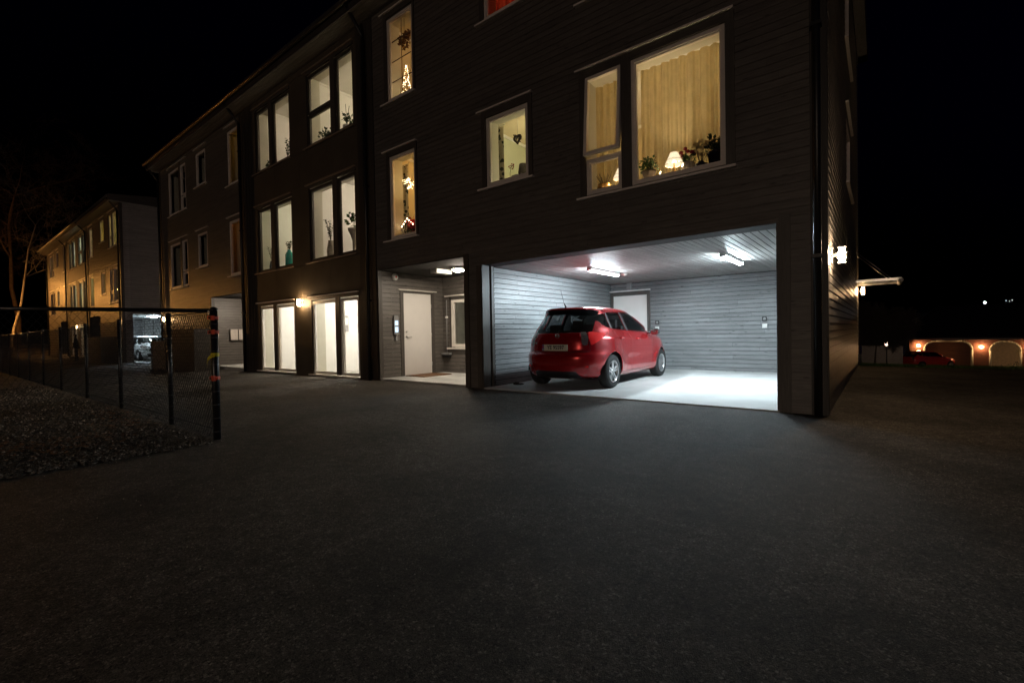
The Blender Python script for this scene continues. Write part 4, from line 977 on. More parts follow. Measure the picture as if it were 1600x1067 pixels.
for i in range(7): a = i*.9; b.lathe([(.001,-.02),(.026,-.008),(.030,.010),(.018,.028),(.012,.018),(.001,.02)], 8, (.10*math.cos(a),.06*math.sin(a),.27+.03*(i % 3)))
b.build('blossoms', ROSE, t)
t = thing('flower_vase', 'cream dried flowers in a squat black vase between the roses and the black pot', 'flowers', (-1.98,.20,Z1)); pot([(.001,0),(.06,0),(.10,.04),(.095,.075),(.04,.105),(.045,.115)], BLACKG, 'vase_body', t)
b = MB()
for i in range(9):
    a = U(0,6.28); e = Vector((.10*math.cos(a)+.03,.05*math.sin(a),U(.22,.36))); b.tube([(0,0,.08),e*.6,e], .003, 5, 1); leafy(b, e, .035, 8, .06)
b.build('blossoms', [DRIED, STEM], t)
def table_lamp(label, loc, sc_=1., p=3., bw=7.):
    t = thing('table_lamp', label, 'table lamp', loc, 0, 'shaded table lamps in the big window'); t.scale = (sc_,)*3
    b = MB(); b.lathe([(.001,0),(.055,0),(.055,.012),(.02,.03),(.012,.06),(.018,.10),(.010,.14),(.010,.20)], 14); b.build('base', GOLDP, t)
    b = MB(); pr = [(.115,.17),(.108,.19),(.095,.22),(.078,.26),(.058,.305),(.050,.325)]
    n = 40; vs = []; fs = []
    for i, (r, z) in enumerate(pr):
        for k in range(n):
            a = 2*math.pi*k/n; q = r*(1+.035*math.cos(a*10)*(1-i/6)); vs.append((q*math.cos(a), q*math.sin(a), z+(.010*math.cos(a*10) if i == 0 else 0)))
    for i in range(len(pr)-1):
        for k in range(n): fs.append((i*n+k, i*n+(k+1) % n, (i+1)*n+(k+1) % n, (i+1)*n+k))
    b.idx(vs, fs); b.build('lamp_shade', emis('shade_glow', (1,.80,.52), p), t)
    b = MB(); b.lathe([(.001,.20),(.022,.215),(.030,.245),(.022,.275),(.001,.285)], 12); b.build('bulb', emis('bulb_glow', (1,.78,.46), bw/(math.pi*.011)), t)
    b = MB()
    for z, r in ((.165,.117),(.228,.094),(.327,.052)):
        for k in range(24):
            a, c = 2*math.pi*k/24, 2*math.pi*(k+1)/24; b.tube([(r*math.cos(a),r*math.sin(a),z+.006*math.cos(a*10)),(r*math.cos(c),r*math.sin(c),z+.006*math.cos(c*10))], .004, 4)
    b.build('fringe', plain('shade_trim', (.45,.30,.16), .7), t)
table_lamp('glowing table lamp with scalloped shade in the big curtained window', (-2.37,.24,Z1), 1.08, .62, 16.)
table_lamp('smaller glowing table lamp behind the lower left pane', (-3.22,.26,Z1), 1.0, .62, 11.)
t = thing('basket_planter', 'round golden basket with thin grass behind the lower left pane', 'planter', (-3.49,.22,Z1)); pot([(.001,0),(.10,0),(.115,.07),(.11,.12),(.10,.12)], GOLDP, 'basket', t)
b = MB()
for i in range(26): a = U(0,6.28); b.tube([(.03*math.cos(a),.03*math.sin(a),.1),(.13*math.cos(a),.10*math.sin(a),U(.18,.34))], .0025, 4)
b.build('foliage', STEM, t)
t = thing('candle_holder', 'clear glass candle holder left of the table lamp in the big window', 'candle holder', (-2.56,.22,Z1)); b = MB(); b.lathe([(.001,0),(.03,0),(.008,.015),(.008,.05),(.022,.07),(.026,.11)], 12); b.build('stand', GLASSD, t); b = MB(); b.lathe([(.001,.075),(.014,.075),(.014,.12),(.001,.12)], 10); b.build('candle', WHITEP, t)
def curtain(label, x0, x1, y, z0, z1, m, amp=.035, per=.16, group=None, valance=True, seed=1):
    rnd = random.Random(seed); n = int((x1-x0)/.012); ph = [rnd.uniform(0, 6.28) for _ in range(4)]; vs = []; fs = []; nz = 9
    for j in range(nz):
        z = z1+(z0-z1)*j/(nz-1); k = .55+.45*j/(nz-1)
        for i in range(n+1):
            x = x0+(x1-x0)*i/n; q = math.sin(2*math.pi*x/per+ph[0]+.9*math.sin(2*math.pi*x/.7+ph[1]))+.45*math.sin(2*math.pi*x/(per*.43)+ph[2]+j*.05)
            vs.append((x+.01*k*math.sin(x*30+ph[3]), y+amp*k*q, z))
    for j in range(nz-1):
        for i in range(n): fs.append((j*(n+1)+i, j*(n+1)+i+1, (j+1)*(n+1)+i+1, (j+1)*(n+1)+i))
    b = MB(); b.idx(vs, fs); o = b.build('curtain', m); tag(o, label, 'curtain', group)
    b = MB(); b.tube([(x0-.05,y,z1+.02),(x1+.05,y,z1+.02)], .012, 8); b.build('rail', WHITEP, o); return o
SHEER = cloth('sheer_curtain', (.66,.56,.34), .45, .12)
curtain('pale sheer curtain hanging in folds behind the big window', -2.98, -1.2, .50, 3.1, 5.16, SHEER, .052, .15, seed=3)
curtain('pale sheer curtain behind the narrow window beside the big one', -4.2, -3.02, .50, 3.1, 5.16, SHEER, .05, .15, seed=5)
def patterned(name, c, ink):
    m, t, b = newmat(name); tc = N(t, 'TexCoord'); v = N(t, 'TexVoronoi', Scale=11.); t.links.new(tc.outputs['Object'], v.inputs['Vector'])
    st = N(t, 'Math', operation='LESS_THAN'); t.links.new(v.outputs['Distance'], st.inputs[0]); st.inputs[1].default_value = .42
    mx = N(t, 'Mix', data_type='RGBA'); mx.inputs[6].default_value = rgb(c); mx.inputs[7].default_value = rgb(ink); t.links.new(st.outputs[0], mx.inputs[0]); t.links.new(mx.outputs[2], b.inputs['Base Color']); b.inputs['Roughness'].default_value = .9; return m
PATT = patterned('leaf_print_cloth', (.55,.50,.38), (.05,.06,.04)); GREYC = cloth('grey_cloth', (.16,.17,.13), .2, .2)
curtain('grey green curtain with a printed edge in the small window', -6.25, -5.80, .50, 3.6, 5.12, PATT, .03, .11, seed=8)
curtain('dark printed curtain drawn aside in the narrow first-floor window', -9.10, -8.72, .50, 3.1, 5.05, PATT, .03, .11, seed=9)
curtain('thin orange curtain filling the narrow first-floor window of the left part', -17.95, -16.5, .55, 3.1, 5.1, cloth('orange_cloth', (.62,.36,.12), .5, .5), seed=11)
curtain('yellow curtain in the narrow top-floor window of the left part', -17.95, -16.5, .55, 6.15, 8.25, cloth('yellow_cloth', (.58,.46,.18), .5, .1), seed=12)
curtain('red curtain in the top-floor window at the upper edge', -6.0, -4.7, .48, 6.75, 8.2, cloth('red_cloth', (.62,.10,.05), .5, .2), seed=13)
# hanging heart and things in the small window
t = thing('heart_wreath', 'dark heart-shaped wreath hanging in the small window', 'decoration', (-5.37,.40,4.72)); b = MB(); pts = []
for k in range(25): a = 2*math.pi*k/24; pts.append((.0050*16*math.sin(a)**3, 0, .0050*(13*math.cos(a)-5*math.cos(2*a)-2*math.cos(3*a)-math.cos(4*a))))
b.tube(pts, .022, 6); leafy(b, (0,0,.02), .08, 60, .03); b.build('ring', STEM, t); b = MB(); b.tube([(0,0,.06),(0,0,.5)], .002, 4); b.build('cord', STEM, t)
t = thing('orchid', 'thin-stemmed red orchid in the small window', 'orchid', (-5.46,.28,3.84)); pot([(.001,0),(.035,0),(.045,.08),(.04,.08)], STONEW, 'pot', t)
b = MB(); b.tube([(0,0,.07),(-.01,0,.22),(.02,0,.34),(.06,0,.36)], .004, 5); b.build('stem', STEM, t); b = MB(); leafy(b, (.04,0,.35), .05, 26, .035); b.build('blossoms', ROSE, t)
t = thing('table_lamp', 'unlit lamp with a grey shade at the right of the small window', 'table lamp', (-5.17,.30,3.84)); b = MB(); b.lathe([(.001,0),(.06,0),(.02,.04),(.012,.16)], 12); b.build('base', STONEW, t); b = MB(); b.lathe([(.10,.15),(.075,.33)], 18); b.build('lamp_shade', cloth('grey_shade', (.22,.20,.18), .3), t)
b = MB(); b.box(-.12,.12,0,.03,0,.20); b.box(-.09,.09,-.004,0,.03,.17); tag(b.build('picture_frame', WHITEP, loc=(-5.36,.33,3.84)), 'white framed picture standing on the small window sill', 'picture frame')
# narrow window, first floor: star, candelabra, poinsettia
FAIRY = emis('fairy_bulb', (1,.74,.34), 9); CANDLE = emis('candle_bulb', (1,.70,.42), 13)
t = thing('hanging_star', 'glittering yellow light star hanging in the narrow first-floor window', 'light star', (-8.43,.30,4.50)); b = MB(); g = MB()
for i in range(46):
    d = Vector((random.gauss(0,1),random.gauss(0,.5),random.gauss(0,1.5))).normalized()*U(.05,.19); b.tube([(0,0,0), d], .0022, 4)
    for k in range(2): p = d*U(.4,1.); g.lathe([(.001,-.006),(.006,0),(.001,.006)], 6, p)
b.build('rays', GOLDP, t); g.build('bulbs', FAIRY, t); b = MB(); b.tube([(0,0,0),(0,0,.5)], .003, 4); b.build('cord', STEM, t)
t = thing('candelabra', 'dark electric advent candelabra with lit candles in the narrow first-floor window', 'candelabra', (-8.45,.24,3.28)); b = MB(); g = MB()
b.box(-.12,.12,-.03,.03,0,.02); b.tube([(0,0,0),(0,0,.33)], .010, 8)
for k in range(-3, 4):
    h = .26+.05*(3-abs(k)); x = k*.065
    if k: b.tube([(0,0,.09+.04*(3-abs(k))),(x*.7,0,.08+.045*(3-abs(k))),(x,0,h-.08)], .008, 6)
    b.lathe([(.001,h-.08),(.014,h-.08),(.009,h)], 8, (x,0,0)); g.lathe([(.006,h),(.010,h+.012),(.001,h+.032)], 8, (x,0,0))
b.build('arms', BLACKM, t); g.build('candles', CANDLE, t)
t = thing('poinsettia', 'red poinsettia behind the candelabra', 'pot plant', (-8.33,.36,3.28)); pot([(.001,0),(.07,0),(.09,.13),(.08,.13)], RIBBON, 'pot', t); b = MB(); leafy(b, (0,0,.27), .17, 120, .085); leafy(b, (-.03,0,.18), .16, 50, .07, 1); b.build('foliage', [RIBBON, LEAFD], t)
# narrow window, top floor: lattice, garland, light cone
t = thing('light_tree', 'cone-shaped tree of tiny lights in the narrow top-floor window', 'light tree', (-8.44,.30,6.36)); b = MB(); g = MB()
for i in range(150):
    h = random.random()**1.4*.80; r = .135*(1-h/.84)+.008; a = U(0,6.28); g.lathe([(.001,-.007),(.007,0),(.001,.007)], 6, (r*math.cos(a),r*math.sin(a)*.8,h+.03))
for k in range(9): a = k*.7; b.tube([(.135*math.cos(a),.11*math.sin(a),.03),(0,0,.85)], .004, 4)
b.build('wire_frame', GOLDP, t); g.build('bulbs', emis('tree_bulb', (1,.76,.42), 6), t)
t = thing('garland', 'brown leaf garland with golden baubles hanging in the narrow top-floor window', 'garland', (-8.38,.22,7.62)); b = MB(); leafy(b, (0,0,0), .13, 90, .07); leafy(b, (.10,0,.14), .10, 60, .07); leafy(b, (-.16,0,.16), .05, 20, .06); b.build('foliage', plain('dry_garland', (.17,.08,.03), .8, var=.4, scale=30), t)
b = MB()
for p in ((-.05,-.04,.0),(.03,-.05,.05),(.0,-.05,-.10)): b.lathe([(.001,-.032),(.024,-.02),(.032,0),(.024,.02),(.001,.032)], 12, p)
b.build('baubles', GOLDP, t); b = MB(); b.tube([(0,0,.05),(0,0,.55)], .003, 4); b.build('cord', STEM, t)
b = MB()
for z in (6.80, 7.25, 7.70): b.box(-8.70,-7.90,.105,.117,z-.008,z+.008)
b.box(-8.36,-8.345,.106,.116,6.30,8.12); tag(b.build('window_lattice', plain('lattice_wood', (.12,.075,.05), .6)), 'thin brown lattice across the narrow top-floor window', 'lattice')
t = thing('bird_figure', 'small dark bird figure on the sill beside the light tree', 'figurine', (-8.68,.22,6.36)); b = MB(); b.tube([(-.10,0,.03),(-.03,0,.05),(.03,0,.06),(.07,0,.10),(.10,0,.115)], [.008,.03,.034,.02,.006], 8); b.build('body', BLACKG, t); b = MB(); b.tube([(.0,0,.03),(.0,0,0)], .006, 5); b.build('stand', BLACKM, t)
# stair windows: vases and plants on the inner sills
tall = lambda s: [(.001,0),(.07*s,0),(.10*s,.12*s),(.105*s,.26*s),(.075*s,.42*s),(.06*s,.48*s),(.068*s,.50*s)]
twig_vase('tall striped ceramic vase with dark berry twigs in the right first-floor stair window', (-11.66,.24,3.12), tall(1.05), CERAM, 8, .62, LEAFD, .045, .10)
t = thing('urn_plant', 'pale urn on a foot with a green plant, right first-floor stair window', 'urn', (-10.55,.24,3.12)); pot([(.001,0),(.10,0),(.05,.05),(.05,.36),(.09,.50),(.15,.62),(.16,.68),(.14,.68)], URNW, 'urn', t); b = MB(); leafy(b, (.0,0,.90), .18, 34, .11); leafy(b, (-.10,0,1.02), .08, 8, .10); b.tube([(0,0,.6),(0,0,1.0)], .008, 5, 1); b.build('foliage', [LEAF, STEM], t)
twig_vase('turquoise bottle vase with small green sprigs in the left first-floor stair window', (-13.98,.24,3.12), [(.001,0),(.10,0),(.115,.03),(.115,.42),(.08,.50),(.05,.53),(.055,.57)], TURQ, 7, .26, LEAFD, .045)
twig_vase('dark slim vase with fine twigs in the left pane of the left first-floor stair window', (-15.12,.24,3.12), tall(.72), BLACKG, 7, .50, LEAFD, .03, .06)
pot_plant('round bushy dark plant in the right top-floor stair window', (-11.72,.24,6.24), .20, .34, LEAFD, .09, .10, 150, .07, BLACKG)
t = thing('orchid', 'tall spiky plant in a white pot at the right end of the top-floor stair windows', 'orchid', (-10.76,.24,6.24)); pot([(.001,0),(.09,0),(.11,.22),(.10,.24)], WHITEP, 'pot', t); b = MB(); leafy(b, (0,0,.38), .18, 40, .10, 0)
for k, (x, z) in enumerate(((-.22,.66),(-.05,.80),(.12,.70))): b.tube([(0,0,.2),(x*.4,0,.5),(x,0,z)], .007, 5, 0)
b.build('foliage', LEAFD, t)
twig_vase('thin twig plant in the left top-floor stair window', (-13.93,.24,6.24), tall(.35), BLACKG, 5, .55, LEAFD, .07)
twig_vase('low plant half hidden in the left pane of the left top-floor stair window', (-15.22,.24,6.24), tall(.3), STONEW, 5, .25, LEAFD, .06)
# ground-floor stairwell: notice board, mat
t = thing('notice_board', 'white notice sheets on the wall inside the right ground-floor stair window', 'notice', (-12.74,1.22,1.42)); b = MB(); b.box(-.0,.012,-.17,.17,-.22,.26); b.build('board', plain('board_grey', (.30,.29,.28), .6), t); b = MB(); b.box(.012,.016,-.13,.02,-.15,.20); b.box(.012,.016,.04,.15,-.02,.20); b.build('sheet', WHITEP, t)
b = MB(); b.box(-.5,.5,-.30,.30,0,.02); tag(b.build('doormat', BLACKP, loc=(-14.1,1.55,-.012)), 'dark mat inside the left ground-floor stair window', 'doormat')

# ------------------------------------------------------------------ chain-link fence
FY = -4.77
fx = [-5.46,-6.92,-9.30,-11.75,-14.4,-16.9,-19.5,-22.1,-24.7,-27.3,-30]
fence = thing('chain_link_fence', 'black chain-link fence with round posts beside the asphalt and gravel', 'fence', (fx[0], FY, 0))
WIRE = plain('coated_wire', (.030,.031,.031), .32); POSTM = plain('post_paint', (.014,.014,.015), .32)
H = 1.36
def post(x, y, top, r, nm='post'):
    b = MB(); g = G(x, y); b.tube([(0,0,g-.1),(0,0,top)], r, 12); b.lathe([(r*1.12,top-.01),(r*1.12,top+.012),(.001,top+.028)], 12)
    for k in range(int((top-g)/.14)):  # tie wires
        z = g+.08+k*.14; b.lathe([(r*1.07,z),(r*1.12,z+.004),(r*1.07,z+.008)], 12, mat=1)
    o = b.build(nm, [POSTM, plain('tie_wire', (.10,.10,.10), .35)], fence, (x-fx[0], y-FY, 0)); return o
for i, x in enumerate(fx): post(x, FY, H, .036 if i == 0 else .026)
ld = Vector((-.60,-.80,0)); L0 = Vector((fx[0],FY,0))
pB = L0+ld*3.4; post(pB.x, pB.y, H+.06, .03)
def mesh_run(p0, p1, z0f, z1, name, pitch=.066, r=.0027):
    b = MB(); d = (p1-p0); Ln = d.length; d.normalize(); n = int(Ln/pitch)
    nrm = Vector((-d.y, d.x, 0))
    for s_ in (1, -1):
        for i in range(-int(1.7/pitch), n+int(1.7/pitch)):
            u0 = i*pitch; pts = []
            for k in (0, 1):
                u = u0+s_*(z1+.1)*k*.80; pts.append((u, -.03+(z1+.03)*k))
            (ua, za), (ub, zb) = pts
            def clip(t0, t1, f0, f1): return t0, t1
            ts = [0., 1.]
            if ua != ub:
                ta, tb = (0-ua)/(ub-ua), (Ln-ua)/(ub-ua); lo, hi = min(ta, tb), max(ta, tb); ts = [max(0, lo), min(1, hi)]
            if ts[1]-ts[0] < .02: continue
            P = lambda t: p0+d*(ua+(ub-ua)*t)+Vector((0,0,za+(zb-za)*t+G(*(p0+d*(ua+(ub-ua)*t)).xy)*(1-t)))+nrm*(.002*s_)
            b.tube([P(ts[0]), P(ts[1])], r, 4, cap=False, smooth=False)
    return b.build(name, WIRE, fence, (-fx[0], -FY, 0))
mesh_run(L0, Vector((fx[-1],FY,0)), 0, H-.04, 'mesh'); mesh_run(L0, pB, 0, H-.0, 'mesh', .072, .0014)
b = MB(); b.tube([(fx[0],FY,H-.02),(fx[-1],FY,H-.02)], .007, 6); b.tube([(fx[0],FY,H-.45),(fx[-1],FY,H-.45)], .003, 5); b.tube([(fx[0],FY,.10),(-9.3,FY,.08),(-17,FY,0.02),(fx[-1],FY,-.12)], .004, 5); b.build('tension_wire', WIRE, fence, (-fx[0],-FY,0))
b = MB(); b.tube([(fx[0],FY,H-.015),tuple(pB+Vector((0,0,H+.045)))], .020, 10); b.build('top_rail', POSTM, fence, (-fx[0],-FY,0))
ORNG = plain('orange_plastic', (.85,.13,.07), .5, var=.2, scale=40); YEL = plain('yellow_tape', (.75,.62,.03), .5, var=.15, scale=60)
for i, z in enumerate((1.27, 1.12, .64)):
    lab = ('topmost','middle','lowest')[i]
    b = MB(); b.lathe([(.040,-.017),(.043,-.010),(.043,.010),(.040,.017)], 14); b.box(.036,.10,-.045,-.038,-.024,.024) if i != 2 else b.box(.03,.085,-.05,-.03,-.028,.028); b.box(-.075,-.034,-.03,-.022,-.016,.020)
    b.box(-.01,.02,-.052,-.044,-.01,.01,1); o = b.build('marker_clip', [ORNG, BLACKP], loc=(fx[0],FY,z)); o.rotation_euler = (0,U(-.1,.1),U(-.25,.15)); tag(o, lab+' of the orange clips on the corner fence post', 'clip', 'orange clips on the fence post')
b = MB()
for i in range(10):
    a, c = -.13+i*.021, -.13+(i+1)*.021; h = lambda x: -.02*((x-.08)/.2)**2*6
    b.face([(a,-.042+.01*math.sin(a*30),h(a)-.018),(c,-.042+.01*math.sin(c*30),h(c)-.018),(c,-.042+.01*math.sin(c*30),h(c)+.018),(a,-.042+.01*math.sin(a*30),h(a)+.018)], 0)
    if i % 2: b.face([(a+.004,-.046,h(a)-.008),(a+.014,-.046,h(a)-.008),(a+.014,-.046,h(a)+.008),(a+.004,-.046,h(a)+.008)], 1)
b.lathe([(.039,-.018),(.039,.018)], 14); tag(b.build('warning_tape', [YEL, INK], loc=(fx[0],FY,.885)), 'strip of yellow tape tied round the corner fence post', 'tape')
b = MB(); b.lathe([(.020,0),(.024,-.006),(.014,-.006),(.014,0)], 14, axis='y'); tag(b.build('end_cap', WHITEP, loc=(fx[0],FY-.045,1.325)), 'small pale ring fitting at the top of the corner fence post', 'fitting')

# ------------------------------------------------------------------ distant twin building with its car and person
GRNW = (.80,1.,.62)
B2 = build_block('apartment_building', 'similar timber-clad building further down the row, orange-lit, pale gable', -30.75, -32.1, dict(
    garage=False, lap=dict(gap=.014, lip=.026, w=.135), clad=wood('orange_lit_cladding', (.075,.058,.045), (.15,.118,.092), .42, .6), gable_ops=[(.45,5.5,-.45,2.5)], gable_mat=wood('grey_cladding', (.16,.145,.14), (.26,.24,.23), .55, .4),  # clad: same paint as the near building, orange lamplight mixed into its colour
    rooms=[
    (-15.65,-12.80,-.02,2.62,2.4,WHITEW,WHITEW,(-14.0,1.7,2.5,12.00,(1,.8,.55))), (-12.76,-9.75,-.02,2.62,2.4,WHITEW,WHITEW,(-11.2,1.7,2.5,12.00,(1,.8,.55))),
    (-15.65,-12.80,3.0,5.70,2.4,WHITEW,WHITEW,(-14.2,1.8,5.55,62,(.85,1.,.72))), (-12.76,-9.75,3.0,5.70,2.4,WHITEW,WHITEW,(-11.2,1.8,5.55,62,(.85,1.,.72))),
    (-15.65,-12.80,6.1,8.45,2.4,WHITEW,WHITEW,(-14.2,1.8,8.3,48,(.85,1,.75))), (-12.76,-9.75,6.1,8.45,2.4,WHITEW,WHITEW,(-11.2,1.8,8.3,48,(.85,1,.75))),
    (-4.35,-1.9,3.0,5.55,3.2,CREAM,CREAM,(-2.6,2.,5.2,1.44,WARM2)), (-4.35,-1.9,6.1,8.45,3.2,CREAM,CREAM,(-2.6,1.2,8.2,7.68,(1,.85,.3))),
    (-6.6,-4.40,3.0,5.50,3.0,CREAM,CREAM,(-5.3,1.6,4.6,5.28,(1,.75,.35))), (-6.6,-4.40,6.1,8.45,3.0,CREAM,CREAM,(-5.3,1.6,8.2,12.00,(1,.85,.22))),
    (-9.2,-7.5,3.0,5.45,2.2,CREAM,CREAM,(-8.1,1.3,5.2,9.60,(.9,.95,.4))), (-9.2,-7.5,6.1,8.45,2.2,CREAM,CREAM,(-8.1,1.3,8.2,7.20,(1,.85,.5))),
    (-18.0,-16.4,3.0,5.45,2.0,CREAM,CREAM), (-18.0,-16.4,6.1,8.45,2.0,CREAM,CREAM,(-17.2,1.2,8.2,3.36,(1,.8,.5))),
    (-21.2,-19.2,3.0,5.5,3.,CREAM,CREAM,(-20.2,1.4,5.2,8.40,(1,.85,.45))), (-21.2,-19.2,6.1,8.45,3.,BLACKROOM,BLACKROOM),
    (-25.0,-21.3,3.0,5.5,3.,BLACKROOM,BLACKROOM), (-25.0,-21.3,6.1,8.45,3.,CREAM,CREAM,(-23.,1.4,8.2,2.88,(1,.8,.5)))]))
B2['category'] = 'building'
K = MB(); X1, X0 = -32.43, -39.2
K.face([(X0,.5,-.16),(X1+.4,.5,-.16),(X1+.4,5.45,-.16),(X0,5.45,-.16)], 1); K.face([(X0,.45,-.2),(X0,5.5,-.2),(X0,5.5,2.5),(X0,.45,2.5)]); K.face([(X0,.45,-.2),(X0,.45,2.5),(X1,.45,2.5),(X1,.45,-.2)]); K.face([(X0,5.5,-.2),(X1,5.5,-.2),(X1,5.5,2.5),(X0,5.5,2.5)]); K.face([(X0,.45,2.5),(X0,5.5,2.5),(X1,5.5,2.5),(X1,.45,2.5)])
K.build('carport_lining', [plain('pale_lining', (.30,.31,.31), .6, var=.1), CONC], B2)
K = MB()
for i in range(10): K.box(-39.15, -39.12, .6+i*.5, .63+i*.5, -.1, 2.4)
K.build('lining_batten', TRIM, B2)
t = thing('fluorescent_lamp', 'glowing batten on the ceiling of the distant carport', 'ceiling lamp', (-35.2,2.2,2.49)); b = MB(); b.box(-.5,.5,-.06,.06,-.03,0); b.build('housing', WHITEP, t); b = MB(); b.box(-.48,.48,-.05,.05,-.08,-.031); b.build('diffuser', emis('far_tube', COLD, 300/(math.pi*.26)), t)
make_car('parked_car', 'white car parked in the distant carport behind the fence', 'car', WHT, (-37.35,1.9,-.16), R(-90), plate=False)
tag(bpy.data.objects['parked_car.001'], group=None)
# person standing beyond the fence
JACKET = plain('dark_jacket', (.012,.013,.016), .8, var=.3, scale=12)
def person(loc, rz, s=1.):
    vs = []; es = []; rad = []
    def add(p, r, par=None):
        vs.append(p); rad.append(r); 
        if par is not None: es.append((par, len(vs)-1))
        return len(vs)-1
    pel = add((0,0,.95), (.165,.125)); wa = add((0,.01,1.10), (.16,.12), pel); ch = add((0,.0,1.32), (.19,.135), wa); ne = add((0,.015,1.49), (.075,.075), ch); 
    n2 = add((0,.03,1.545), (.06,.06), ne); h1 = add((0,.045,1.62), (.078,.09), n2); h2 = add((0,.035,1.70), (.082,.098), h1); add((0,.03,1.765), (.05,.06), h2)
    for q in (1, -1):
        hip = add((.095*q,0,.88), (.10,.105), pel); kn = add((.115*q,.03*q+.01,.50), (.066,.07), hip); an = add((.13*q,.06*q-.02,.10), (.046,.05), kn); he = add((.135*q,.06*q,.045), (.045,.045), an); add((.15*q,.06*q+.15,.035), (.04,.032), he)
        sh = add((.205*q,0,1.40), (.075,.08), ch); el = add((.285*q,-.03,1.13), (.056,.058), sh); wr = add((.25*q,.10,.93), (.038,.036), el); pa = add((.243*q,.135,.865), (.036,.022), wr)
        for k, (dx, dy, dz) in enumerate(((.018,.03,-.085),(.006,.035,-.095),(-.006,.033,-.09),(-.018,.028,-.07))):
            a = add((.243*q+dx*1.1, .135+dy*.4, .865-.045), (.010,.010), pa); c = add((.243*q+dx, .135+dy, .865+dz), (.009,.009), a); add((.243*q+dx*.9, .135+dy*.7, .865+dz-.03), (.008,.008), c)
        a = add((.243*q-.03*q, .155, .88), (.011,.011), pa); add((.243*q-.045*q, .175, .845), (.009,.009), a)
    me = bpy.data.meshes.new('person'); me.from_pydata(vs, es, []); o = bpy.data.objects.new('person', me); COL.objects.link(o)
    o.modifiers.new('skin', 'SKIN'); 
    for i, r in enumerate(rad): me.skin_vertices[0].data[i].radius = r
    me.skin_vertices[0].data[0].use_root = True
    su = o.modifiers.new('smooth', 'SUBSURF'); su.levels = 2; su.render_levels = 2
    dg = bpy.context.evaluated_depsgraph_get(); m2 = bpy.data.meshes.new_from_object(o.evaluated_get(dg)); o.modifiers.clear(); o.data = m2; m2.materials.clear()
    for m in (JACKET, plain('dark_trousers', (.014,.014,.018), .85), plain('skin', (.35,.22,.16), .6), plain('dark_hair', (.02,.015,.012), .7), BLACKP): m2.materials.append(m)
    for f in m2.polygons:
        c = f.center; f.use_smooth = True
        f.material_index = 4 if c.z < .085 else 1 if c.z < .86 and abs(c.x) < .19 else 2 if (c.z < .90 and abs(c.x) > .19) or (1.52 < c.z < 1.70 and c.y > .05) else 3 if c.z > 1.60 else 0
    o.location = loc; o.rotation_euler = (0,0,rz); o.scale = (s,s,s); return o
def jacket_hem(par):
    b = MB(); vs = []; fs = []; n = 20
    for j, (z, a, c) in enumerate(((1.20,.20,.15),(1.0,.215,.165),(.82,.225,.175))):
        for k in range(n): t_ = 2*math.pi*k/n; vs.append((a*math.cos(t_), c*math.sin(t_), z))
    for j in range(2):
        for k in range(n): fs.append((j*n+k, j*n+(k+1) % n, (j+1)*n+(k+1) % n, (j+1)*n+k))
    b.idx(vs, fs); return b.build('jacket_hem', JACKET, par)
pp = person((-40.6,-.62,G(-40.6,-.62)), R(170), 1.0); tag(pp, 'person in a dark jacket and dark trousers standing in the yard behind the fence', 'person'); jacket_hem(pp)

# ------------------------------------------------------------------ bare trees, rail fence and street lamp at the far left
BARK = plain('birch_bark', (.26,.23,.19), .8, var=.45, scale=5., bump=.3, bscale=20); BARKD = plain('dark_bark', (.09,.07,.055), .85, var=.3, scale=5.)
def tree(label, loc, h, r, m, seed, lean=.3, dense=1., cat='tree'):
    rnd = random.Random(seed); t = thing('bare_tree', label, cat, loc); tb = MB(); bb = MB(); tw = MB()
    def grow(p, d, ln, rad, dep, mb):
        pts = [p]; rs = [rad]; n = 5
        for i in range(n):
            d = (d+Vector((rnd.gauss(0,.12),rnd.gauss(0,.12),rnd.gauss(.03,.07)))).normalized(); p = p+d*ln/n; pts.append(p); rs.append(max(.006, rad*(1-.75*(i+1)/n)))
            if dep < 4 and i >= (2 if dep == 0 else 0):
                for _ in range(int((3 if dep == 0 else 2)*dense+rnd.random())):
                    a = rnd.uniform(0,6.28); o = d.orthogonal().normalized(); o = (Matrix.Rotation(a, 3, d) @ o); nd = (d*.45+o*rnd.uniform(.6,1.1)+Vector((0,0,.12))).normalized()
                    grow(p, nd, ln*rnd.uniform(.34,.55), rs[-1]*.62, dep+1, bb if dep == 0 else tw)
        mb.tube(pts, rs, 8 if dep == 0 else 5 if dep < 2 else 4, cap=False)
    grow(Vector((0,0,-.2)), Vector((lean*.3,-lean,1)).normalized(), h, r, 0, tb)
    tb.build('trunk', m, t); bb.build('limbs', m, t); tw.build('twigs', m, t); return t
tree('bare birch lit orange at the far left beyond the fence', (-66,-1.55,G(-66,-1.5)), 13, .14, BARK, 4, -.06, .55)
tree('thicker straight bare tree behind the orange-lit birch', (-76,-.15,G(-76,0)), 18, .26, plain('pine_bark', (.12,.08,.05), .85, var=.4, scale=6., bump=.4, bscale=10), 11, .0, .8)
t = thing('rail_fence', 'low wooden rail fence in orange light beyond the chain-link fence', 'fence', (-64,-6,G(-64,-4)))
RW = wood('rail_wood', (.16,.13,.10), (.26,.21,.16), .7, .4)
for k, z in enumerate((.25,.55,.85)): b = MB(); b.box(-.02,.02,-2,22,z,z+.10,grain=1); b.build('rail', RW, t)
for k in range(9): b = MB(); b.box(-.07,-.02,-1.9+k*2.6,-1.8+k*2.6,-.3,1.05,grain=2); b.build('post', RW, t)
t = thing('street_lamp', 'street lamp with an orange sodium head beyond the left edge', 'street lamp', (-63,-6.6,G(-63,-6.6)))
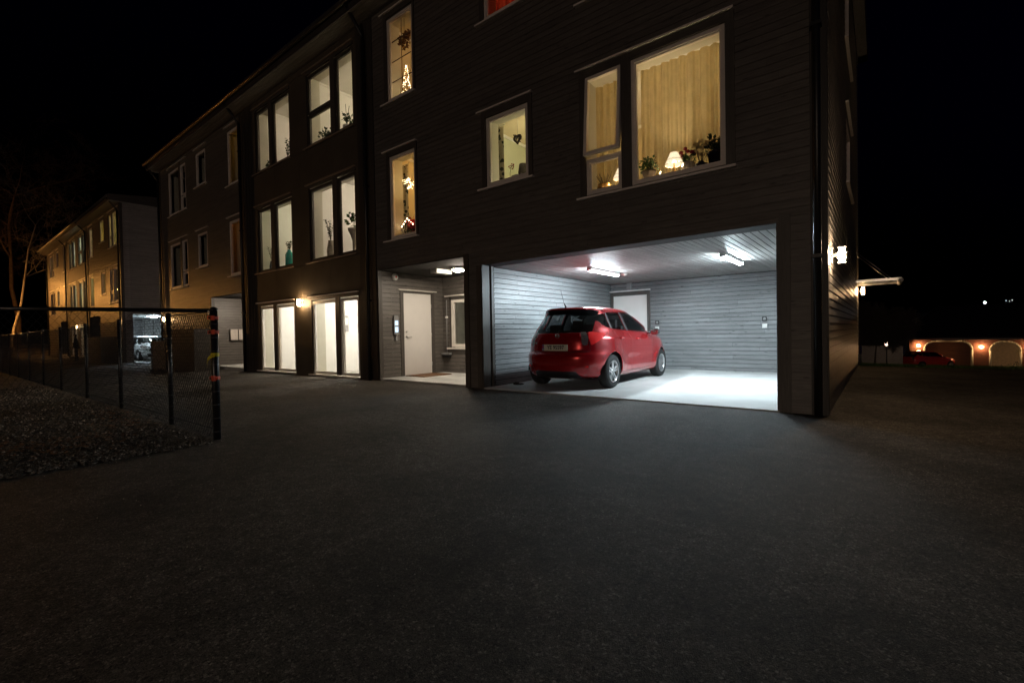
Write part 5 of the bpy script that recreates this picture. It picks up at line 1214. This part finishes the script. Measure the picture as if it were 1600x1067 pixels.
b = MB(); b.tube([(0,0,-.2),(0,0,6.2),(.1,.3,6.5),(.2,.9,6.6)], [.07,.05,.04,.035], 10); b.build('pole', METAL, t); b = MB(); b.box(.08,.32,.7,1.3,6.60,6.70); b.build('housing', GREYP, t); b = MB(); b.box(.10,.30,.74,1.26,6.54,6.598); b.build('lamp_glass', emis('sodium', (1,.42,.09), 2100/(math.pi*.30)), t)

def lamp_standard(label, x, y, h, ang, c, p):
    t = thing('street_lamp', label, 'street lamp', (x,y,G(x,y)), ang); b = MB(); b.tube([(0,0,-.2),(0,0,h-.3),(0,.15,h-.05),(0,.9,h+.05)], [.08,.055,.045,.035], 10); b.build('pole', METAL, t)
    b = MB(); b.box(-.13,.13,.75,1.4,h+.0,h+.11); b.build('housing', GREYP, t); b = MB(); b.box(-.11,.11,.78,1.36,h-.06,h-.002); b.build('lamp_glass', emis('street_glow', c, p/(math.pi*.21)), t)
lamp_standard('street lamp on the road behind the photographer', 6, -46, 5.6, 0, (1,.76,.57), 4300)

# ------------------------------------------------------------------ far right: grass bank, neighbour house, cars, lamps, hills
GRASSM = plain('grass_bank', (.045,.085,.018), .9, var=.35, scale=3.)
def strip_sheet(name, x0, x1, y0, y1, dz, m, nx=30, ny=10):
    o = sheet(name, spaced((x0,x1,nx)), spaced((y0,y1,ny)), m, dz); return o
strip_sheet('grass_bank', -.48, 60, 8.85, 16, .012, GRASSM)
b = MB()
for i in range(9000):
    x = -.45+random.random()**1.6*7; y = U(8.85,11.2); z = G(x,y)+.01; h = U(.03,.075); a = U(0,6.28); c, s_ = math.cos(a)*.006, math.sin(a)*.006
    b.face([(x-c,y-s_,z),(x+c,y+s_,z),(x+U(-.02,.02),y+U(-.02,.02),z+h)])
tag(b.build('grass_blades', GRASSM), kind='stuff')
strip_sheet('driveway', -8, 30, 38, 52, .008, asphalt('paving', (.06,.055,.05), (.2,.19,.17), 20.), 10, 10)
# neighbour's brick garage house
BRK = None
def brick(name):
    m, t, b = newmat(name); tc = N(t, 'TexCoord'); mp = N(t, 'Mapping'); mp.inputs['Rotation'].default_value = (R(90),0,0); t.links.new(tc.outputs['Object'], mp.inputs['Vector'])
    br = N(t, 'TexBrick', Scale=4.); br.inputs['Color1'].default_value = (.16,.040,.022,1); br.inputs['Color2'].default_value = (.10,.030,.02,1); br.inputs['Mortar'].default_value = (.20,.15,.12,1); br.inputs['Mortar Size'].default_value = .012
    t.links.new(mp.outputs['Vector'], br.inputs['Vector']); t.links.new(br.outputs['Color'], b.inputs['Base Color']); b.inputs['Roughness'].default_value = .8; return m
BRK = brick('red_brick'); TILE = plain('roof_tiles', (.025,.022,.02), .7, bump=.5, bscale=6); LT = plain('white_trim', (.36,.33,.28), .5); CRD = plain('cream_door', (.80,.66,.44), .5); BRW = wood('brown_door_wood', (.12,.05,.025), (.20,.09,.045), .5, .4)
hz = -2.95
house = thing('brick_house', 'red brick house with arched garage doors and dark hipped roof at the right', 'house', (0,50,hz))
def arch_pts(x0, x1, z0, z1, r, n=8):
    pts = [(x0,z0),(x0,z1-r)]
    for k in range(1, n+1): a = math.pi-(math.pi/2)*k/n; pts.append((x0+r+r*math.cos(a), z1-r+r*math.sin(a)))
    for k in range(n): a = math.pi/2-(math.pi/2)*(k+1)/n; pts.append((x1-r+r*math.cos(a), z1-r+r*math.sin(a)))
    pts.append((x1,z0)); return pts
doors = [(3.10,6.20,2.62,.75),(7.32,9.10,2.58,.80),(10.4,12.6,2.58,.8)]
b = MB(); xs0, xs1, zt = 2.05, 16., 2.74
cur = xs0
for (a, c, h, r) in doors:
    b.box(cur, a, 0, .3, -.3, zt); cur = c
    pts = arch_pts(a, c, 0, h, r); up = [p for p in pts if p[1] > .01]
    for (p, q), (d, e) in zip(up, up[1:]):
        if d > p: b.face([(p,0,q),(d,0,e),(d,0,zt),(p,0,zt)]); b.face([(p,0,q),(p,.3,q),(d,.3,e),(d,0,e)])
        
b.box(cur, xs1, 0, .3, -.3, zt); b.box(xs0, xs0+.3, .3, 9, -.3, zt); b.build('wall', BRK, house)
for i, (a, c, h, r) in enumerate(doors):
    pts = arch_pts(a, c, -.2, h, r); m = (BRW, CRD, BRW)[i]
    b = MB(); b.face([(x,.20,z) for x, z in pts]); 
    n = 14
    for k in range(n): z = h*k/n; b.box(a+.02, c-.02, .17, .19, z+.012, min(z+h/n, h-.12 if k < n-2 else z+.05))
    dd = b.build('garage_door', m, house)
    b = MB()
    for (p, q), (d, e) in zip(pts, pts[1:]): b.tube([(p,-.02,q),(d,-.02,e)], .085, 6)
    b.build('door_frame', LT, dd)
b = MB(); b.box(xs0-.5, xs1, -.55, -.45, zt-.01, zt+.16); b.build('eaves_board', LT, house)
b = MB(); e0 = zt+.1
A = [(xs0-.6,-.6,e0),(xs1,-.6,e0),(xs1,3.8,e0+3.0),(4.2,3.8,e0+3.0)]; b.face(A); b.face([(xs0-.6,9.2,e0),(xs0-.6,-.6,e0),(4.2,3.8,e0+3.0),(4.2,5.,e0+3.0)]); b.face([(xs1,9.2,e0),(xs0-.6,9.2,e0),(4.2,5.,e0+3.0),(xs1,5.,e0+3.0)])
b.face([(xs0-.6,-.6,e0-.02),(xs0-.6,9.2,e0-.02),(xs1,9.2,e0-.02),(xs1,-.6,e0-.02)]); b.build('roof', TILE, house)
for x, z, lab in ((2.68,2.20,'glowing warm wall lamp left of the brown arched garage door'),(6.76,2.10,'glowing warm wall lamp between the brown and the cream garage doors'),(9.75,2.15,'glowing warm wall lamp right of the cream garage door')):
    t = thing('wall_lantern', lab, 'wall lamp', (x,49.98,hz+z), 0, 'wall lanterns on the brick house'); b = MB(); b.box(-.05,.05,-.04,0,-.10,.10); b.box(-.02,.02,-.14,0,.10,.14); b.build('bracket', BLACKM, t)
    b = MB(); b.lathe([(.001,-.11),(.10,-.07),(.13,0),(.10,.07),(.001,.10)], 12, (0,-.18,0)); b.build('globe', emis('lantern_glow', (1,.58,.24), 34/(math.pi*.16)), t)
pot_plant('small dark shrub in a tub in front of the cream garage door', (8.65,49.2,hz), .45, .5, LEAFD, .20, .25, 70, .16, CLAY, 'tubs before the cream garage door'); pot_plant('low dark planted tub at the left foot of the cream garage door', (7.75,49.3,hz), .25, .3, LEAFD, .22, .2, 40, .12, CLAY, 'tubs before the cream garage door')
make_car('parked_car', 'bright red car parked on the driveway before the brown arched garage door', 'car', RED2, (1.62,45.9,G(1.6,45.9)+.03), R(-50), plate=False)
# lamp post, shed, shrub, houses behind
t = thing('lamp_post', 'lantern on a thin post left of the far red car', 'lamp post', (.34,40,G(.34,40))); b = MB(); g0 = 1.72; b.tube([(0,0,0),(0,0,g0)], [.05,.03], 8)
b.build('pole', BLACKM, t); b = MB(); b.lathe([(.05,g0),(.10,g0+.04),(.05,g0+.02)], 8)
for k in range(4): a = k*1.57+.4; b.tube([(.09*math.cos(a),.09*math.sin(a),g0+.03),(.19*math.cos(a),.19*math.sin(a),g0+.34)], .014, 5)
b.lathe([(.24,g0+.34),(.05,g0+.46),(.001,g0+.50)], 8); b.build('cage', BLACKM, t); b = MB(); b.lathe([(.001,g0+.04),(.07,g0+.06),(.12,g0+.28),(.001,g0+.30)], 8); b.build('lantern_glass', emis('post_glow', (1,.72,.55), 26), t)
t = thing('garden_shed', 'dim pale shed behind the lamp post', 'shed', (.2,43,G(.2,43))); b = MB(); b.box(-1.5,1.2,0,2,-.3,2.0); b.build('wall', plain('shed_paint', (.20,.18,.15), .8), t); b = MB(); b.face([(-1.7,-.2,1.9),(1.4,-.2,1.9),(1.4,1,2.6),(-1.7,1,2.6)]); b.face([(-1.7,1,2.6),(1.4,1,2.6),(1.4,2.2,1.9),(-1.7,2.2,1.9)]); b.face([(1.2,0,2.0),(1.2,2,2.0),(1.2,1,2.5)]); b.build('roof', TILE, t)
tree('dark bare shrub at the far end of the side wall', (-.35,28,G(-.3,28)), 2.6, .06, BARKD, 21, .15, 1.6, 'shrub'); bpy.data.objects['bare_tree.002'].name = 'shrub'
def far_house(label, x, y, w, d, zb, ze, zr, wall, cat='house'):
    t = thing('far_house', label, cat, (x,y,zb)); b = MB(); h = ze-zb; b.box(-w/2,w/2,0,d,-1.5,h); b.face([(w/2,0,h),(w/2,d,h),(w/2,d/2,zr-zb)]); b.face([(-w/2,0,h),(-w/2,d/2,zr-zb),(-w/2,d,h)]); b.build('wall', wall, t)
    b = MB(); o = .5; k = (zr-ze)/(d/2); zz = zr-zb
    b.face([(-w/2-o,-o,h-k*o+.05),(w/2+o,-o,h-k*o+.05),(w/2+o,d/2,zz+.05),(-w/2-o,d/2,zz+.05)]); b.face([(-w/2-o,d+o,h-k*o+.05),(-w/2-o,d/2,zz+.05),(w/2+o,d/2,zz+.05),(w/2+o,d+o,h-k*o+.05)]); b.build('roof', plain('pale_roof', (.20,.19,.18), .7), t)
    b = MB(); 
    for sx in (-w/2-o, w/2+o): b.tube([(sx,-o,h-k*o+.02),(sx,d/2,zz+.02),(sx,d+o,h-k*o+.02)], .10, 6)
    b.build('barge_board', LT, t); return t
far_house('grey-roofed house lit by a lamp behind the garden shed', -.6, 80, 7.5, 8, -2.9, .7, 2.3, WHITEW)
fh = far_house('small pale gable just behind the roof of the grey-roofed house', 2.95, 92, 5, 3.0, -2.9, 2.3, 3.35, CREAM); fh.rotation_euler = (0,0,R(90)); fh.location = (4.4,92,-2.9)
t = thing('yard_lamp', 'bright yard lamp on the front of the grey-roofed house', 'wall lamp', (1.22,79.8,.98)); b = MB(); b.box(-.04,.04,0,.25,-.03,.03); b.build('arm', BLACKM, t); b = MB(); b.lathe([(.001,-.13),(.14,-.05),(.14,.05),(.001,.13)], 12, (0,-.1,0)); b.build('globe', emis('yard_glow', (1,.78,.50), 130), t)
HILL = plain('night_hill', (.010,.012,.010), .95, var=.3, scale=.02)
vs = []; fs = []; n = 60; ny = 8
for j in range(ny):
    for i in range(n):
        x = -420+i*14.5; y = 160+j*45; t_ = j/(ny-1); vs.append((x, y, -4+t_*(13+9*smooth(10,160,x)+4*math.sin(x*.021)+2*math.sin(x*.06))))
for j in range(ny-1):
    for i in range(n-1): fs.append((j*n+i, j*n+i+1, (j+1)*n+i+1, (j+1)*n+i))
b = MB(); b.idx(vs, fs); tag(b.build('hills', HILL), kind='structure')
for k, (x, y, z, p, lab, c) in enumerate(((50,398,14.64,.42,'bright white lamp on the dark hill, largest of the hill lights',(1,.97,.95)),(59.0,398,15.3,.18,'tiny pale lamp on the hill, left of three in a row',(.9,.95,1)),(60.4,398,14.9,.15,'tiny pale lamp on the hill, middle of three in a row',(.9,.9,.8)),(61.5,398,15.5,.17,'tiny pale lamp on the hill, right of three in a row',(1,.95,.85)),(-7.4,398,4.55,.45,'bluish lamp low on the hill beside the building corner',(.35,.65,1)))):
    t = thing('hill_lamp', lab, 'street lamp', (x,y,z), 0, 'street lamps on the hillside'); b = MB(); b.tube([(0,0,-4),(0,0,0)], .08, 6); b.build('pole', BLACKM, t); b = MB(); b.lathe([(.001,-p),(p*.8,-p*.5),(p,0),(p*.8,p*.5),(.001,p)], 10, (0,-.2,0)); b.build('globe', emis('hill_glow', c, 60 if k == 0 else 2.2 if k < 4 else 1.2), t)

# ------------------------------------------------------------------ camera, world, render settings
cam = bpy.data.cameras.new('camera'); co = bpy.data.objects.new('camera', cam); COL.objects.link(co); sc.camera = co
y_, p_, r_ = -.67066186, -.01718089, -.01840500
fw = Vector((math.sin(y_)*math.cos(p_), math.cos(y_)*math.cos(p_), math.sin(p_))); rt = Vector((math.cos(y_), -math.sin(y_), 0)); up = rt.cross(fw)
r2 = rt*math.cos(r_)+up*math.sin(r_); u2 = -rt*math.sin(r_)+up*math.cos(r_); bk = -fw
M = Matrix(((r2.x,u2.x,bk.x,0),(r2.y,u2.y,bk.y,-6.65),(r2.z,u2.z,bk.z,1.05),(0,0,0,1)))
co.matrix_world = M; cam.sensor_width = 36; cam.lens = 727.15*36/1600; cam.clip_end = 3000; cam.clip_start = .05
w = bpy.data.worlds.new('World'); sc.world = w; w.use_nodes = True; t = w.node_tree; bg = t.nodes['Background']
sk = N(t, 'TexSky'); sk.sky_type = 'NISHITA'; sk.sun_disc = False; sk.sun_elevation = R(-5.0); sk.sun_rotation = R(115); sk.air_density = 1.; sk.dust_density = .3; sk.ozone_density = 6.
t.links.new(sk.outputs[0], bg.inputs['Color']); bg.inputs['Strength'].default_value = .15
sc.view_settings.view_transform = 'Standard'; sc.view_settings.look = 'None'; sc.view_settings.exposure = 1.0; sc.view_settings.gamma = 1
cy = sc.cycles; cy.use_denoising = True; cy.max_bounces = 10; cy.diffuse_bounces = 5; cy.glossy_bounces = 4; cy.transparent_max_bounces = 16; cy.sample_clamp_indirect = 4.; cy.caustics_reflective = False; cy.caustics_refractive = False
